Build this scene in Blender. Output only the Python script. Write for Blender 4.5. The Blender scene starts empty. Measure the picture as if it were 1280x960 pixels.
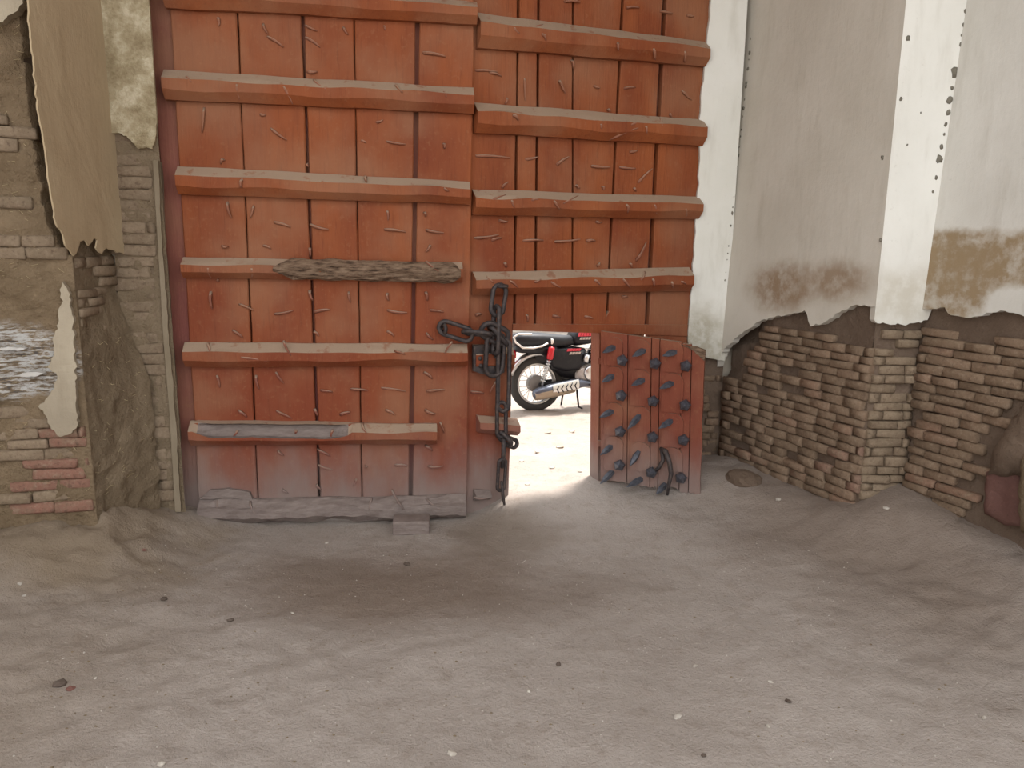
import bpy, bmesh, math, random
from mathutils import Vector, Matrix, noise
from mathutils.geometry import tessellate_polygon

R = math.radians
S = bpy.context.scene
COL = S.collection
random.seed(7)

# ------------------------------------------------------------------ camera
FPX, CAMH, PITCH, ROLL = 925.0, 1.7, 10.5, 0.6
cam_d = bpy.data.cameras.new('camera')
cam_d.sensor_width = 36.0
cam_d.lens = FPX * 36.0 / 1280.0
cam_d.clip_start = 0.05
cam = bpy.data.objects.new('camera', cam_d)
COL.objects.link(cam)
CAM_R = Matrix.Rotation(R(90 - PITCH), 3, 'X') @ Matrix.Rotation(R(ROLL), 3, 'Z')
CAM_P = Vector((0, 0, CAMH))
cam.matrix_world = Matrix.Translation(CAM_P) @ CAM_R.to_4x4()
S.camera = cam

# ------------------------------------------------------------------ light
SKY_COL, SKY_STR = (0.93, 0.96, 1.0), 1.35
w = bpy.data.worlds.new('world')
S.world = w
w.use_nodes = True
bg = w.node_tree.nodes['Background']
bg.inputs[0].default_value = (*SKY_COL, 1)
bg.inputs[1].default_value = SKY_STR
sun_d = bpy.data.lights.new('sun', 'SUN')
sun_d.energy = 4.4
sun_d.color = (1.0, 0.95, 0.9)
sun_d.angle = R(9)
sun = bpy.data.objects.new('sun', sun_d)
COL.objects.link(sun)
sun.rotation_euler = Vector((0.2, 0.31, 1.2)).to_track_quat('Z', 'Y').to_euler()
S.view_settings.view_transform = 'Standard'
S.view_settings.look = 'None'
S.view_settings.gamma = 1.0
S.view_settings.use_curve_mapping = False
S.view_settings.exposure = 1.0
S.cycles.diffuse_bounces = 7
S.cycles.max_bounces = 10


# ------------------------------------------------------------------ frames
def ray(x, y):
    return CAM_R @ Vector(((x - 640) / FPX, -(y - 480) / FPX, -1.0))


def to_px(p):
    q = CAM_R.transposed() @ (Vector(p) - CAM_P)
    return 640 - FPX * q.x / q.z, 480 + FPX * q.y / q.z


class Frame:
    """vertical plane: s along u, d out towards the room, z up"""
    def __init__(self, o, u):
        self.o = Vector((o[0], o[1], 0))
        self.u = Vector((u[0], u[1], 0)).normalized()
        self.n = Vector((self.u.y, -self.u.x, 0))

    def P(self, s, d, z):
        return self.o + self.u * s + self.n * d + Vector((0, 0, z))

    def px(self, x, y, d=0.0):
        r = ray(x, y)
        t = (self.o + self.n * d - CAM_P).dot(self.n) / r.dot(self.n)
        q = CAM_P + r * t
        return (q - self.o).dot(self.u), q.z

    def M(self, s, d, z):
        m = Matrix.Identity(4)
        m.col[0][:3] = self.u
        m.col[1][:3] = -self.n
        m.col[2][:3] = (0, 0, 1)
        m.col[3][:3] = self.P(s, d, z)
        return m


def fb(x, y, z=0.0, o=3):
    return noise.fractal(Vector((x, y, z)), 1.0, 2.0, o)


# ------------------------------------------------------------------ materials
class NT:
    def __init__(self, name, rough=0.9, metal=0.0, spec=0.2):
        self.m = bpy.data.materials.new(name)
        self.m.use_nodes = True
        self.t = self.m.node_tree
        self.b = self.t.nodes['Principled BSDF']
        self.b.inputs['Roughness'].default_value = rough
        self.b.inputs['Metallic'].default_value = metal
        self.b.inputs['Specular IOR Level'].default_value = spec

    def n(self, kind, **kw):
        nd = self.t.nodes.new(kind)
        for k, v in kw.items():
            setattr(nd, k, v)
        return nd

    def l(self, a, b):
        self.t.links.new(a, b)

    def pos(self, scale=(1, 1, 1), obj=False):
        c = self.n('ShaderNodeTexCoord')
        mp = self.n('ShaderNodeMapping')
        mp.inputs['Scale'].default_value = scale
        if obj:
            self.l(c.outputs['Object'], mp.inputs['Vector'])
        else:
            g = self.n('ShaderNodeNewGeometry')
            self.l(g.outputs['Position'], mp.inputs['Vector'])
        return mp.outputs[0]

    def noise(self, vec, scale, detail=4, rough=0.55):
        nd = self.n('ShaderNodeTexNoise')
        nd.inputs['Scale'].default_value = scale
        nd.inputs['Detail'].default_value = detail
        nd.inputs['Roughness'].default_value = rough
        self.l(vec, nd.inputs['Vector'])
        return nd.outputs['Fac']

    def ramp(self, fac, stops):
        nd = self.n('ShaderNodeValToRGB')
        cr = nd.color_ramp
        while len(cr.elements) < len(stops):
            cr.elements.new(0.5)
        for e, (p, c) in zip(cr.elements, stops):
            e.position = p
            e.color = (*c, 1) if len(c) == 3 else c
        self.l(fac, nd.inputs[0])
        return nd.outputs[0]

    def rng(self, v, a, b, c=0.0, d=1.0, smooth=True):
        nd = self.n('ShaderNodeMapRange')
        if smooth:
            nd.interpolation_type = 'SMOOTHSTEP'
        for i, k in enumerate((a, b, c, d)):
            nd.inputs[i + 1].default_value = k
        self.l(v, nd.inputs[0])
        return nd.outputs[0]

    def math(self, op, a, b):
        nd = self.n('ShaderNodeMath', operation=op)
        for i, v in enumerate((a, b)):
            if isinstance(v, (int, float)):
                nd.inputs[i].default_value = v
            else:
                self.l(v, nd.inputs[i])
        return nd.outputs[0]

    def mix(self, fac, a, b, mode='MIX'):
        nd = self.n('ShaderNodeMix', data_type='RGBA', blend_type=mode)
        for sock, v in ((nd.inputs[0], fac), (nd.inputs[6], a), (nd.inputs[7], b)):
            if isinstance(v, (int, float)):
                sock.default_value = v
            elif isinstance(v, tuple):
                sock.default_value = (*v, 1)
            else:
                self.l(v, sock)
        return nd.outputs[2]

    def sepz(self, which='Position'):
        g = self.n('ShaderNodeNewGeometry')
        s = self.n('ShaderNodeSeparateXYZ')
        self.l(g.outputs[which], s.inputs[0])
        return s.outputs[2]

    def patch(self, c, rad, wob=0.35, scale=4.0):
        """0..1 mask: a stain about a world point, with a noisy outline"""
        g = self.n('ShaderNodeNewGeometry')
        sub = self.n('ShaderNodeVectorMath', operation='SUBTRACT')
        self.l(g.outputs['Position'], sub.inputs[0])
        sub.inputs[1].default_value = c
        dv = self.n('ShaderNodeVectorMath', operation='DIVIDE')
        self.l(sub.outputs[0], dv.inputs[0])
        dv.inputs[1].default_value = rad
        ln = self.n('ShaderNodeVectorMath', operation='LENGTH')
        self.l(dv.outputs[0], ln.inputs[0])
        nz = self.noise(self.pos(), scale, 5, 0.6)
        v = self.math('ADD', ln.outputs['Value'], self.math('MULTIPLY', self.math('SUBTRACT', nz, 0.5), wob * 4))
        return v

    def random(self):
        return self.n('ShaderNodeObjectInfo').outputs['Random']

    def col(self, c):
        if isinstance(c, tuple):
            self.b.inputs['Base Color'].default_value = (*c, 1)
        else:
            self.l(c, self.b.inputs['Base Color'])
        return self

    def bump(self, h, strength=0.5, dist=0.01):
        nd = self.n('ShaderNodeBump')
        nd.inputs['Strength'].default_value = strength
        nd.inputs['Distance'].default_value = dist
        self.l(h, nd.inputs['Height'])
        self.l(nd.outputs[0], self.b.inputs['Normal'])
        return self


def add_layer(t, a, b, wa=1.0, wb=1.0):
    return t.math('ADD', t.math('MULTIPLY', a, wa), t.math('MULTIPLY', b, wb))


DUST = (0.315, 0.235, 0.165)


def mat_paint(name, c0, c1, dusty=1.0, low=True):
    t = NT(name, 0.72, 0, 0.25)
    big = t.noise(t.pos((1, 1, 0.35)), 3.2, 4)
    grain = t.noise(t.pos((9, 9, 0.6)), 9, 5, 0.65)
    c = t.ramp(big, [(0.3, c0), (0.7, c1)])
    hz = t.math('ADD', t.sepz(), t.math('MULTIPLY', t.math('SUBTRACT', big, 0.5), 1.2))
    c = t.mix(t.rng(hz, 1.9, 0.5, 0, 0.75), c, (c0[0] * 1.02, c0[1] * 0.9, c0[2] * 1.25))
    c = t.mix(t.rng(grain, 0.5, 0.78, 0, 0.5), c, (c0[0] * 0.5, c0[1] * 0.42, c0[2] * 0.45))
    c = t.mix(t.rng(t.random(), 0, 1, 0.0, 0.3, False), c, (c1[0] * 0.66, c1[1] * 0.6, c1[2] * 0.7))
    fine = t.noise(t.pos(), 45, 3)
    c = t.mix(t.rng(fine, 0.55, 0.75, 0, 0.3), c, (0.27, 0.12, 0.055))
    film = t.noise(t.pos(), 2.0, 4)
    c = t.mix(t.rng(film, 0.4, 0.7, 0.0, 0.5), c, (0.265, 0.133, 0.072))
    up = t.rng(t.sepz('Normal'), 0.3, 0.55)
    edge = t.noise(t.pos((1, 1, 1)), 14, 3)
    up = t.math('MULTIPLY', up, t.rng(edge, 0.28, 0.42, 0.45, 1.0))
    c = t.mix(t.math('MULTIPLY', up, 0.88 * dusty), c, DUST)
    if low:
        z = t.sepz()
        zz = t.math('ADD', z, t.math('MULTIPLY', t.math('SUBTRACT', t.noise(t.pos((1, 1, 0.5)), 5, 4), 0.5), 0.55))
        c = t.mix(t.rng(zz, 0.62, 0.05, 0, 0.93), c, (0.20, 0.155, 0.135))
    t.col(c)
    t.bump(add_layer(t, grain, fine, 1.0, 0.25), 0.55, 0.006)
    return t.m


def mat_earth(name, c0, c1, scale=3.0, bump=0.6, dist=0.02, fine_scale=60):
    t = NT(name, 0.95, 0, 0.1)
    a = t.noise(t.pos(), scale, 6, 0.6)
    f = t.noise(t.pos(), fine_scale, 4, 0.7)
    c = t.ramp(a, [(0.28, c0), (0.72, c1)])
    c = t.mix(t.rng(f, 0.56, 0.75, 0, 0.4), c, (c1[0] * 1.4, c1[1] * 1.4, c1[2] * 1.4))
    c = t.mix(t.rng(f, 0.42, 0.25, 0, 0.5), c, (c0[0] * 0.55, c0[1] * 0.55, c0[2] * 0.55))
    t.col(c)
    m = t.noise(t.pos(), 16, 6, 0.7)
    t.bump(add_layer(t, m, f, 1.0, 0.35), bump, dist)
    return t


M = {}
M['paint'] = mat_paint('red_paint', (0.168, 0.038, 0.012), (0.268, 0.074, 0.021))
M['paint_post'] = mat_paint('faded_red_paint', (0.2, 0.066, 0.044), (0.255, 0.09, 0.06), 0.5)
M['nail'] = mat_paint('painted_nail', (0.21, 0.075, 0.04), (0.3, 0.13, 0.078), 0.8)
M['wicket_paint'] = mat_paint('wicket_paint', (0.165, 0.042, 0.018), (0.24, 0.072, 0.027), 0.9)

t = NT('bare_wood', 0.9, 0, 0.1)
g1 = t.noise(t.pos((4, 4, 26)), 3.5, 6, 0.65)
t.col(t.ramp(g1, [(0.36, (0.05, 0.03, 0.02)), (0.48, (0.17, 0.11, 0.072)), (0.7, (0.29, 0.2, 0.135))]))
t.bump(g1, 0.9, 0.02)
M['bare_wood'] = t.m

t = NT('dusty_wood', 0.95, 0, 0.1)
g1 = t.noise(t.pos((4, 4, 18)), 3.0, 6, 0.65)
t.col(t.ramp(g1, [(0.3, (0.15, 0.115, 0.1)), (0.7, (0.235, 0.188, 0.165))]))
t.bump(g1, 0.8, 0.012)
M['dusty_wood'] = t.m

t = NT('old_iron', 0.62, 0.35, 0.4)
g1 = t.noise(t.pos(), 40, 5, 0.65)
t.col(t.ramp(g1, [(0.3, (0.026, 0.021, 0.022)), (0.55, (0.06, 0.046, 0.042)), (0.8, (0.14, 0.095, 0.07))]))
t.bump(g1, 0.5, 0.004)
M['iron'] = t.m
t = NT('spike_iron', 0.5, 0.3, 0.45)
g1 = t.noise(t.pos(), 50, 5, 0.65)
t.col(t.ramp(g1, [(0.3, (0.035, 0.038, 0.05)), (0.75, (0.13, 0.13, 0.145))]))
t.bump(g1, 0.4, 0.003)
M['spike'] = t.m

t = mat_earth('mud_brown', (0.1, 0.068, 0.048), (0.165, 0.118, 0.085), 4, 0.8, 0.02)
M['mud'] = t.m
t = mat_earth('mud_grey', (0.155, 0.112, 0.07), (0.24, 0.18, 0.117), 3.5, 1.0, 0.03)
M['mud_grey'] = t.m
t = mat_earth('mud_red', (0.12, 0.06, 0.05), (0.185, 0.1, 0.08), 6, 0.7, 0.015)
M['mud_red'] = t.m


def mat_brick(name, stops):
    t = NT(name, 0.93, 0, 0.1)
    c = t.ramp(t.random(), stops)
    a = t.noise(t.pos(), 14, 5, 0.65)
    f = t.noise(t.pos(), 70, 4, 0.7)
    g = t.noise(t.pos(), 34, 4, 0.7)
    c = t.mix(t.rng(a, 0.42, 0.7, 0, 0.7), c, (0.18, 0.127, 0.084))
    c = t.mix(t.rng(g, 0.52, 0.68, 0, 0.55), c, (0.27, 0.2, 0.14))
    c = t.mix(t.rng(g, 0.46, 0.32, 0, 0.6), c, (0.095, 0.06, 0.042))
    c = t.mix(t.rng(f, 0.55, 0.7, 0, 0.5), c, (0.29, 0.22, 0.155))
    c = t.mix(t.rng(f, 0.44, 0.28, 0, 0.6), c, (0.075, 0.048, 0.035))
    t.col(c)
    t.bump(add_layer(t, a, f, 1, 0.5), 0.8, 0.008)
    return t.m


M['brick'] = mat_brick('worn_brick', [(0.0, (0.15, 0.102, 0.067)), (0.5, (0.19, 0.13, 0.086)),
                                      (0.9, (0.205, 0.135, 0.09)), (1.0, (0.215, 0.128, 0.086))])
M['brick_grey'] = mat_brick('dusty_brick', [(0.0, (0.18, 0.133, 0.088)), (1.0, (0.235, 0.175, 0.118))])
M['brick_warm'] = mat_brick('warm_brick', [(0.0, (0.2, 0.125, 0.09)), (1.0, (0.24, 0.14, 0.1))])
M['brick_red'] = mat_brick('red_brick', [(0.0, (0.2, 0.105, 0.075)), (1.0, (0.25, 0.125, 0.09))])


def mat_plaster(name, c0, c1, patches=(), bump=0.35):
    t = NT(name, 0.9, 0, 0.15)
    a = t.noise(t.pos(), 1.6, 6, 0.6)
    f = t.noise(t.pos(), 34, 5, 0.7)
    v = t.noise(t.pos((3, 3, 0.6)), 3, 5, 0.6)
    c = t.ramp(a, [(0.3, c0), (0.7, c1)])
    c = t.mix(t.rng(v, 0.5, 0.75, 0, 0.35), c, (c0[0] * 0.7, c0[1] * 0.67, c0[2] * 0.62))
    c = t.mix(t.rng(f, 0.6, 0.8, 0, 0.3), c, (c0[0] * 0.55, c0[1] * 0.5, c0[2] * 0.45))
    for (cen, rad, colr, amt, wob, hard) in patches:
        k = t.patch(cen, rad, wob)
        mo = t.rng(t.noise(t.pos(), 13, 5, 0.65), 0.3, 0.62, 0.45, 1.0)
        c = t.mix(t.math('MULTIPLY', mo, t.rng(k, 1.0 + hard, 1.0 - hard, 0, amt)), c, colr)
    t.col(c)
    t.bump(add_layer(t, f, v, 0.4, 1.0), bump, 0.012)
    return t.m


# ------------------------------------------------------------------ mesh helpers
def setm(o, parent, m=None):
    if parent is not None:
        o.parent = parent
        o.matrix_parent_inverse = PARENT_INV.get(parent.name, Matrix.Identity(4))
    if m is not None:
        o.matrix_basis = m


PARENT_INV = {}


def link_mesh(name, me, mt, parent=None, m=None):
    o = bpy.data.objects.new(name, me)
    COL.objects.link(o)
    if mt is not None and not me.materials:
        me.materials.append(mt)
    setm(o, parent, m)
    return o


def mk(name, vs, fs, mt, parent=None, smooth=False, m=None):
    me = bpy.data.meshes.new(name)
    me.from_pydata([tuple(v) for v in vs], [], fs)
    me.validate()
    bm = bmesh.new()
    bm.from_mesh(me)
    bmesh.ops.recalc_face_normals(bm, faces=bm.faces)
    bm.to_mesh(me)
    bm.free()
    if smooth:
        for p in me.polygons:
            p.use_smooth = True
    return link_mesh(name, me, mt, parent, m)


def tag(o, label=None, cat=None, group=None, kind=None):
    for k, v in (('label', label), ('category', cat), ('group', group), ('kind', kind)):
        if v:
            o[k] = v
    return o


def thing(name, loc, label, cat, group=None):
    o = bpy.data.objects.new(name, None)
    o.empty_display_size = 0.1
    COL.objects.link(o)
    o.matrix_basis = Matrix.Translation(loc)
    PARENT_INV[o.name] = Matrix.Translation(loc).inverted()
    return tag(o, label, cat, group)


def grid(name, F, s0, s1, z0, z1, step, dfun, mt, parent=None, smooth=True):
    ns = max(1, int(round((s1 - s0) / step)))
    nz = max(1, int(round((z1 - z0) / step)))
    vs, fs = [], []
    for j in range(nz + 1):
        for i in range(ns + 1):
            s = s0 + (s1 - s0) * i / ns
            z = z0 + (z1 - z0) * j / nz
            vs.append(F.P(s, dfun(s, z), z))
    for j in range(nz):
        for i in range(ns):
            a = j * (ns + 1) + i
            fs.append((a, a + 1, a + ns + 2, a + ns + 1))
    return mk(name, vs, fs, mt, parent, smooth)


def rag(pts, closed=True, step=0.025, amp=0.008, smooth_idx=()):
    """densify a polygon and roughen every segment not listed as smooth"""
    out = []
    n = len(pts)
    for i in range(n if closed else n - 1):
        a, b = Vector(pts[i]).to_2d(), Vector(pts[(i + 1) % n]).to_2d()
        L = (b - a).length
        if i in smooth_idx:
            out.append((a.x, a.y))
            continue
        k = max(1, int(L / step))
        nn = Vector((-(b - a).y, (b - a).x)).normalized() if L > 1e-6 else Vector((0, 0))
        for j in range(k):
            p = a.lerp(b, j / k)
            if j:
                p = p + nn * amp * (random.uniform(-1, 1) + 1.2 * noise.noise(Vector((p.x * 17, p.y * 17, 3))))
            out.append((p.x, p.y))
    return out


def slab(name, F, poly, d0, d1, mt, parent=None, bulge=None, m_world=True):
    """prism over a polygon in (s,z); d1 faces the room"""
    n = len(poly)
    b = bulge or (lambda s, z: 0.0)
    vs = [F.P(s, d1 + b(s, z), z) for s, z in poly] + [F.P(s, d0 + b(s, z), z) for s, z in poly]
    tr = tessellate_polygon([[Vector((s, z, 0)) for s, z in poly]])
    fs = [tuple(x) for x in tr] + [tuple(n + i for i in reversed(x)) for x in tr]
    fs += [(i, (i + 1) % n, n + (i + 1) % n, n + i) for i in range(n)]
    return mk(name, vs, fs, mt, parent)


def tube(path, rad, k=8, closed=False, caps=True):
    """verts, faces of a tube round a polyline; rad number or list"""
    n = len(path)
    path = [Vector(p) for p in path]
    rads = rad if isinstance(rad, (list, tuple)) else [rad] * n
    vs, fs = [], []
    ref = None
    for i, p in enumerate(path):
        if closed:
            d = path[(i + 1) % n] - path[i - 1]
        else:
            d = path[min(i + 1, n - 1)] - path[max(i - 1, 0)]
        d.normalize()
        if ref is None:
            ref = d.orthogonal().normalized()
        ref = (ref - d * ref.dot(d)).normalized()
        q = d.cross(ref)
        for j in range(k):
            a = 2 * math.pi * j / k
            vs.append(p + (ref * math.cos(a) + q * math.sin(a)) * rads[i])
    m = n if closed else n - 1
    for i in range(m):
        for j in range(k):
            a, b = i * k, ((i + 1) % n) * k
            fs.append((a + j, a + (j + 1) % k, b + (j + 1) % k, b + j))
    if caps and not closed:
        fs.append(tuple(range(k))[::-1])
        fs.append(tuple((n - 1) * k + j for j in range(k)))
    return vs, fs


def box_vf(x0, x1, y0, y1, z0, z1):
    vs = [(x, y, z) for x in (x0, x1) for y in (y0, y1) for z in (z0, z1)]
    fs = [(0, 1, 3, 2), (4, 6, 7, 5), (0, 4, 5, 1), (2, 3, 7, 6), (0, 2, 6, 4), (1, 5, 7, 3)]
    return vs, fs


def bevel_obj(o, wdt, seg=1):
    bm = bmesh.new()
    bm.from_mesh(o.data)
    bmesh.ops.bevel(bm, geom=list(bm.edges), offset=wdt, segments=seg, profile=0.6, affect='EDGES', clamp_overlap=True)
    bm.to_mesh(o.data)
    bm.free()
    return o


# ------------------------------------------------------------------ plan of the place
HL = (-1.88, 4.314)                               # left hinge
FL = Frame(HL, (0.9936, 0.1132))                  # left leaf
FR = Frame((-0.262, 4.535), (0.9205, 0.391))      # right leaf, slightly behind the left one
FW = Frame((0.553, 4.79), (0.94, -0.342))         # wicket door swung in
C01 = (1.468, 5.15)
C12 = (1.95, 3.99)
C23 = (2.205, 4.0)
D1 = (0.383, -0.924)
PT = 0.055                                        # plaster thickness


def meet(p, u, q, v):
    den = u[0] * v[1] - u[1] * v[0]
    t_ = ((q[0] - p[0]) * v[1] - (q[1] - p[1]) * v[0]) / den
    return (p[0] + u[0] * t_, p[1] + u[1] * t_)


def inset(p, u):
    L_ = math.hypot(*u)
    return (p[0] - u[1] / L_ * PT, p[1] + u[0] / L_ * PT)


U1, U2 = (C12[0] - C01[0], C12[1] - C01[1]), (C23[0] - C12[0], C23[1] - C12[1])
C01, C12, C23 = (meet(inset(C01, (1, 0.05)), (1, 0.05), inset(C01, U1), U1), meet(inset(C12, U1), U1, inset(C12, U2), U2),
                 meet(inset(C23, U2), U2, inset(C23, D1), D1))
F0 = Frame((C01[0] - 0.42, C01[1] - 0.02), (1, 0.05))   # strip beside the gate
F1 = Frame(C01, (C12[0] - C01[0], C12[1] - C01[1]))
F2 = Frame(C12, (C23[0] - C12[0], C23[1] - C12[1]))
F3 = Frame(C23, D1)
W1 = math.dist(C01, C12)
W2 = math.dist(C12, C23)
CA = (-2.19, 3.72)                                 # left arris
CB = (-2.194, 4.132)
CC = (-1.94, 4.2)
FB = Frame(CA, (CB[0] - CA[0], CB[1] - CA[1]))
FC = Frame(CB, (CC[0] - CB[0], CC[1] - CB[1]))
FA = Frame((CA[0] - 1.4 * 0.966, CA[1] - 1.4 * 0.259), (0.966, 0.259))   # s=1.4 at the arris
WA, WB, WC = 1.4, math.dist(CA, CB), math.dist(CB, CC)

# ------------------------------------------------------------------ floor
CTRL = [(-2.5, 3.6, .26, .28), (-2.15, 3.68, .12, .22), (-2.2, 4.1, .19, .2), (-1.95, 4.2, .16, .2), (-3.2, 3.3, .26, .5),
        (-1.85, 4.3, .07, .15), (0.05, 4.62, .15, .2), (0.5, 4.82, .13, .3), (0.85, 4.6, .125, .3),
        (1.3, 5.0, .24, .35), (1.5, 4.9, .26, .3), (1.75, 4.4, .24, .3), (1.95, 3.95, .28, .22), (2.2, 3.97, .46, .2),
        (2.3, 3.78, .36, .25), (2.42, 3.5, .34, .3), (2.6, 3.1, .3, .4), (2.9, 2.3, .28, .6), (3.3, 1.2, .26, .8),
        (-0.3, 4.49, .01, .22), (-1.0, 4.40, -.012, .3), (-1.6, 4.32, .015, .2), (-0.2, 4.2, .0, .3), (0.5, 4.2, .05, .35), (1.1, 4.2, .11, .3),
        (1.5, 3.8, .13, .3), (1.9, 3.3, .17, .35), (-1.5, 3.9, .02, .3), (-1.8, 3.6, .035, .3), (-2.2, 3.1, .06, .4)]
for X in (-1.4, -0.7, 0, 0.7):
    for Y in (-6, -3, 0, 1, 2, 3, 3.8):
        CTRL.append((X, Y, 0.0, 0.6))
for X in (1.4, 2.0):
    for Y in (-6, -3, 0, 1, 2, 3):
        CTRL.append((X, Y, 0.03 if X < 2 else .08, 0.6))
for X in (-5, -2.5, 0, 2.5, 5):
    for Y in (7.8, 10, 14, 20):
        CTRL.append((X, Y, -0.03, 1.2))
CTRL += [(0.1, 5.3, .1, .4), (0.8, 5.6, .1, .4), (0.4, 6.3, .02, .5), (-1, 5.5, .0, .5)]


def ground(x, y):
    sw = sz = 1e-9
    for cx, cy, cz, r in CTRL:
        q = ((x - cx) ** 2 + (y - cy) ** 2) / (r * r)
        if q < 40:
            k = math.exp(-q) + 1e-4 / (1 + q * q)
        else:
            k = 1e-4 / (1 + q * q)
        sw += k
        sz += k * cz
    return sz / sw


def gz(x, y):
    h = ground(x, y)
    a = 0.010 * fb(x * 2.3, y * 2.3, 1.7, 4)
    # trampled, diagonal lumps on the near left
    lf = max(0.0, min(1.0, (0.3 - x) * 0.8)) * max(0.0, min(1.0, (4.0 - y) * 0.9))
    r = 0.7071
    p, q = (x + y) * r, (y - x) * r
    a += lf * 0.006 * fb(p * 4.5, q * 9, 4.1, 4) + (0.35 + 0.65 * lf) * 0.0065 * fb(x * 11, y * 11, 3.3, 4) + (0.4 + 0.6 * lf) * 0.003 * fb(x * 31, y * 31, 5.3, 2)
    wl = 0.35 + 0.65 * max(0.0, min(1.0, (abs(x - 0.1) - 1.2) * 1.2))
    a += wl * (0.014 if x > 1 else 0.008) * fb(x * 9, y * 9, 7.7, 3)
    if x > 1:
        a += 0.007 * min(1.0, x - 1) * fb(x * 24, y * 24, 6.6, 3)
    if y > 4.9:
        a += 0.02 * fb(x * 3, y * 3, 9.2, 4)
    near = abs((Vector((x, y, 0)) - FL.o).dot(FL.n))
    if near < 0.3 and x < -0.2:
        k = near / 0.3
        a *= 0.25 + 0.75 * k
    # mud slumped from the left return wall, and a skirt along the right wall
    if x < -1.5 and 3.2 < y < 4.4:
        a += 0.13 * math.exp(-((x + 2.2) / 0.26) ** 2) * math.exp(-((y - 3.8) / 0.3) ** 2) * (1 + 0.6 * fb(x * 8, y * 8, 2.2, 3))
        a += 0.012 * fb(x * 22, y * 22, 8.8, 3) * max(0.0, min(1.0, (-1.7 - x) * 4))
    return h + a


def axis(parts):
    out = [parts[0][0]]
    for a, b, st in parts:
        n = max(1, int(round((b - a) / st)))
        out += [a + (b - a) * (i + 1) / n for i in range(n)]
    return out


xs = axis([(-14, -3.2, 0.9), (-3.2, 3.2, 0.026), (3.2, 14, 0.9)])
ys = axis([(-10, 0.5, 0.7), (0.5, 1.7, 0.1), (1.7, 5.3, 0.026), (5.3, 9.2, 0.075), (9.2, 24, 0.6)])
vs = [(x, y, gz(x, y)) for y in ys for x in xs]
nx = len(xs)
fs = [(j * nx + i, j * nx + i + 1, (j + 1) * nx + i + 1, (j + 1) * nx + i) for j in range(len(ys) - 1) for i in range(nx - 1)]
t = NT('trodden_earth', 0.95, 0, 0.12)
a = t.noise(t.pos(), 1.3, 6, 0.6)
b = t.noise(t.pos(), 9, 6, 0.7)
f = t.noise(t.pos(), 75, 4, 0.75)
c = t.ramp(a, [(0.3, (0.305, 0.258, 0.222)), (0.7, (0.365, 0.315, 0.275))])
c = t.mix(t.rng(b, 0.48, 0.75, 0, 0.45), c, (0.2, 0.152, 0.118))
c = t.mix(t.rng(f, 0.56, 0.72, 0, 0.45), c, (0.4, 0.34, 0.29))
c = t.mix(t.rng(f, 0.42, 0.28, 0, 0.5), c, (0.15, 0.115, 0.09))
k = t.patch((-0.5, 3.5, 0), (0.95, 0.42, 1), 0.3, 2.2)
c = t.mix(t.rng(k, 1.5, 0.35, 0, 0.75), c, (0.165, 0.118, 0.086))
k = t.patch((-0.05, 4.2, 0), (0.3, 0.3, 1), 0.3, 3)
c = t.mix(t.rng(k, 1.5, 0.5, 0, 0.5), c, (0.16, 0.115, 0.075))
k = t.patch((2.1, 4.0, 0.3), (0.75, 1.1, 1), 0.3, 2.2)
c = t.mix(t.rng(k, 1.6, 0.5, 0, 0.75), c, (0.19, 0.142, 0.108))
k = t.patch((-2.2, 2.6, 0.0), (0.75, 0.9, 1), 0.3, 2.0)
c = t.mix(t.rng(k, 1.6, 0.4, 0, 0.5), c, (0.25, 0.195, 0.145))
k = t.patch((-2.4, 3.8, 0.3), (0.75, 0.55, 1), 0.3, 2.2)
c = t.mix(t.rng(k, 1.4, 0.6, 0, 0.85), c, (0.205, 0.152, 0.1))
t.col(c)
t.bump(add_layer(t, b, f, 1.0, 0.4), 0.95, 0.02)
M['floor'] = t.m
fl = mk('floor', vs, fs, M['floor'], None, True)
tag(fl, 'dusty trodden earth floor', None, None, 'structure')

# ------------------------------------------------------------------ walls: rough cores
ROOF_Z = 4.9


def rough(amp, sc, seed, base=0.0):
    return lambda s, z: base + amp * fb(s * sc, z * sc, seed, 5)


wr = thing('wall_right', (2.0, 4.0, 0), 'stepped brick wall with broken white plaster right of the gate', None)
tag(wr, kind='structure')
grid('mud_core', F0, 0.17, 0.42, -0.3, ROOF_Z, 0.05, rough(.01, 5, 1), M['mud'], wr)


def core1(s, z):
    x, y = to_px(F1.P(s, 0, z))
    d = 0.012 * fb(s * 7, z * 7, 2, 5)
    # hollow with smooth mud at the far upper corner of the exposed brick
    if y < 480:
        k = max(0.0, min(1.0, (948 - x) / 14)) * max(0.0, min(1.0, (478 - y) / 14))
        d -= 0.07 * k
    if y < 428:
        d -= 0.035 * max(0.0, min(1.0, (965 - x) / 15))
    return d


grid('mud_core', F1, 0.0, W1, -0.3, 1.6, 0.022, core1, M['mud'], wr)
grid('mud_core', F1, -0.1, W1, 1.5, ROOF_Z, 0.2, lambda s, z: -0.2, M['mud'], wr)
grid('mud_core', F2, 0.0, W2, -0.3, ROOF_Z, 0.03, rough(.008, 7, 3), M['mud'], wr)
grid('mud_core', F3, 0.0, 1.6, -0.3, 1.6, 0.03, rough(.010, 7, 4), M['mud'], wr)
grid('mud_core', F3, -0.2, 4.8, -0.3, ROOF_Z, 0.6, lambda s, z: -0.25, M['mud'], wr)

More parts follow.
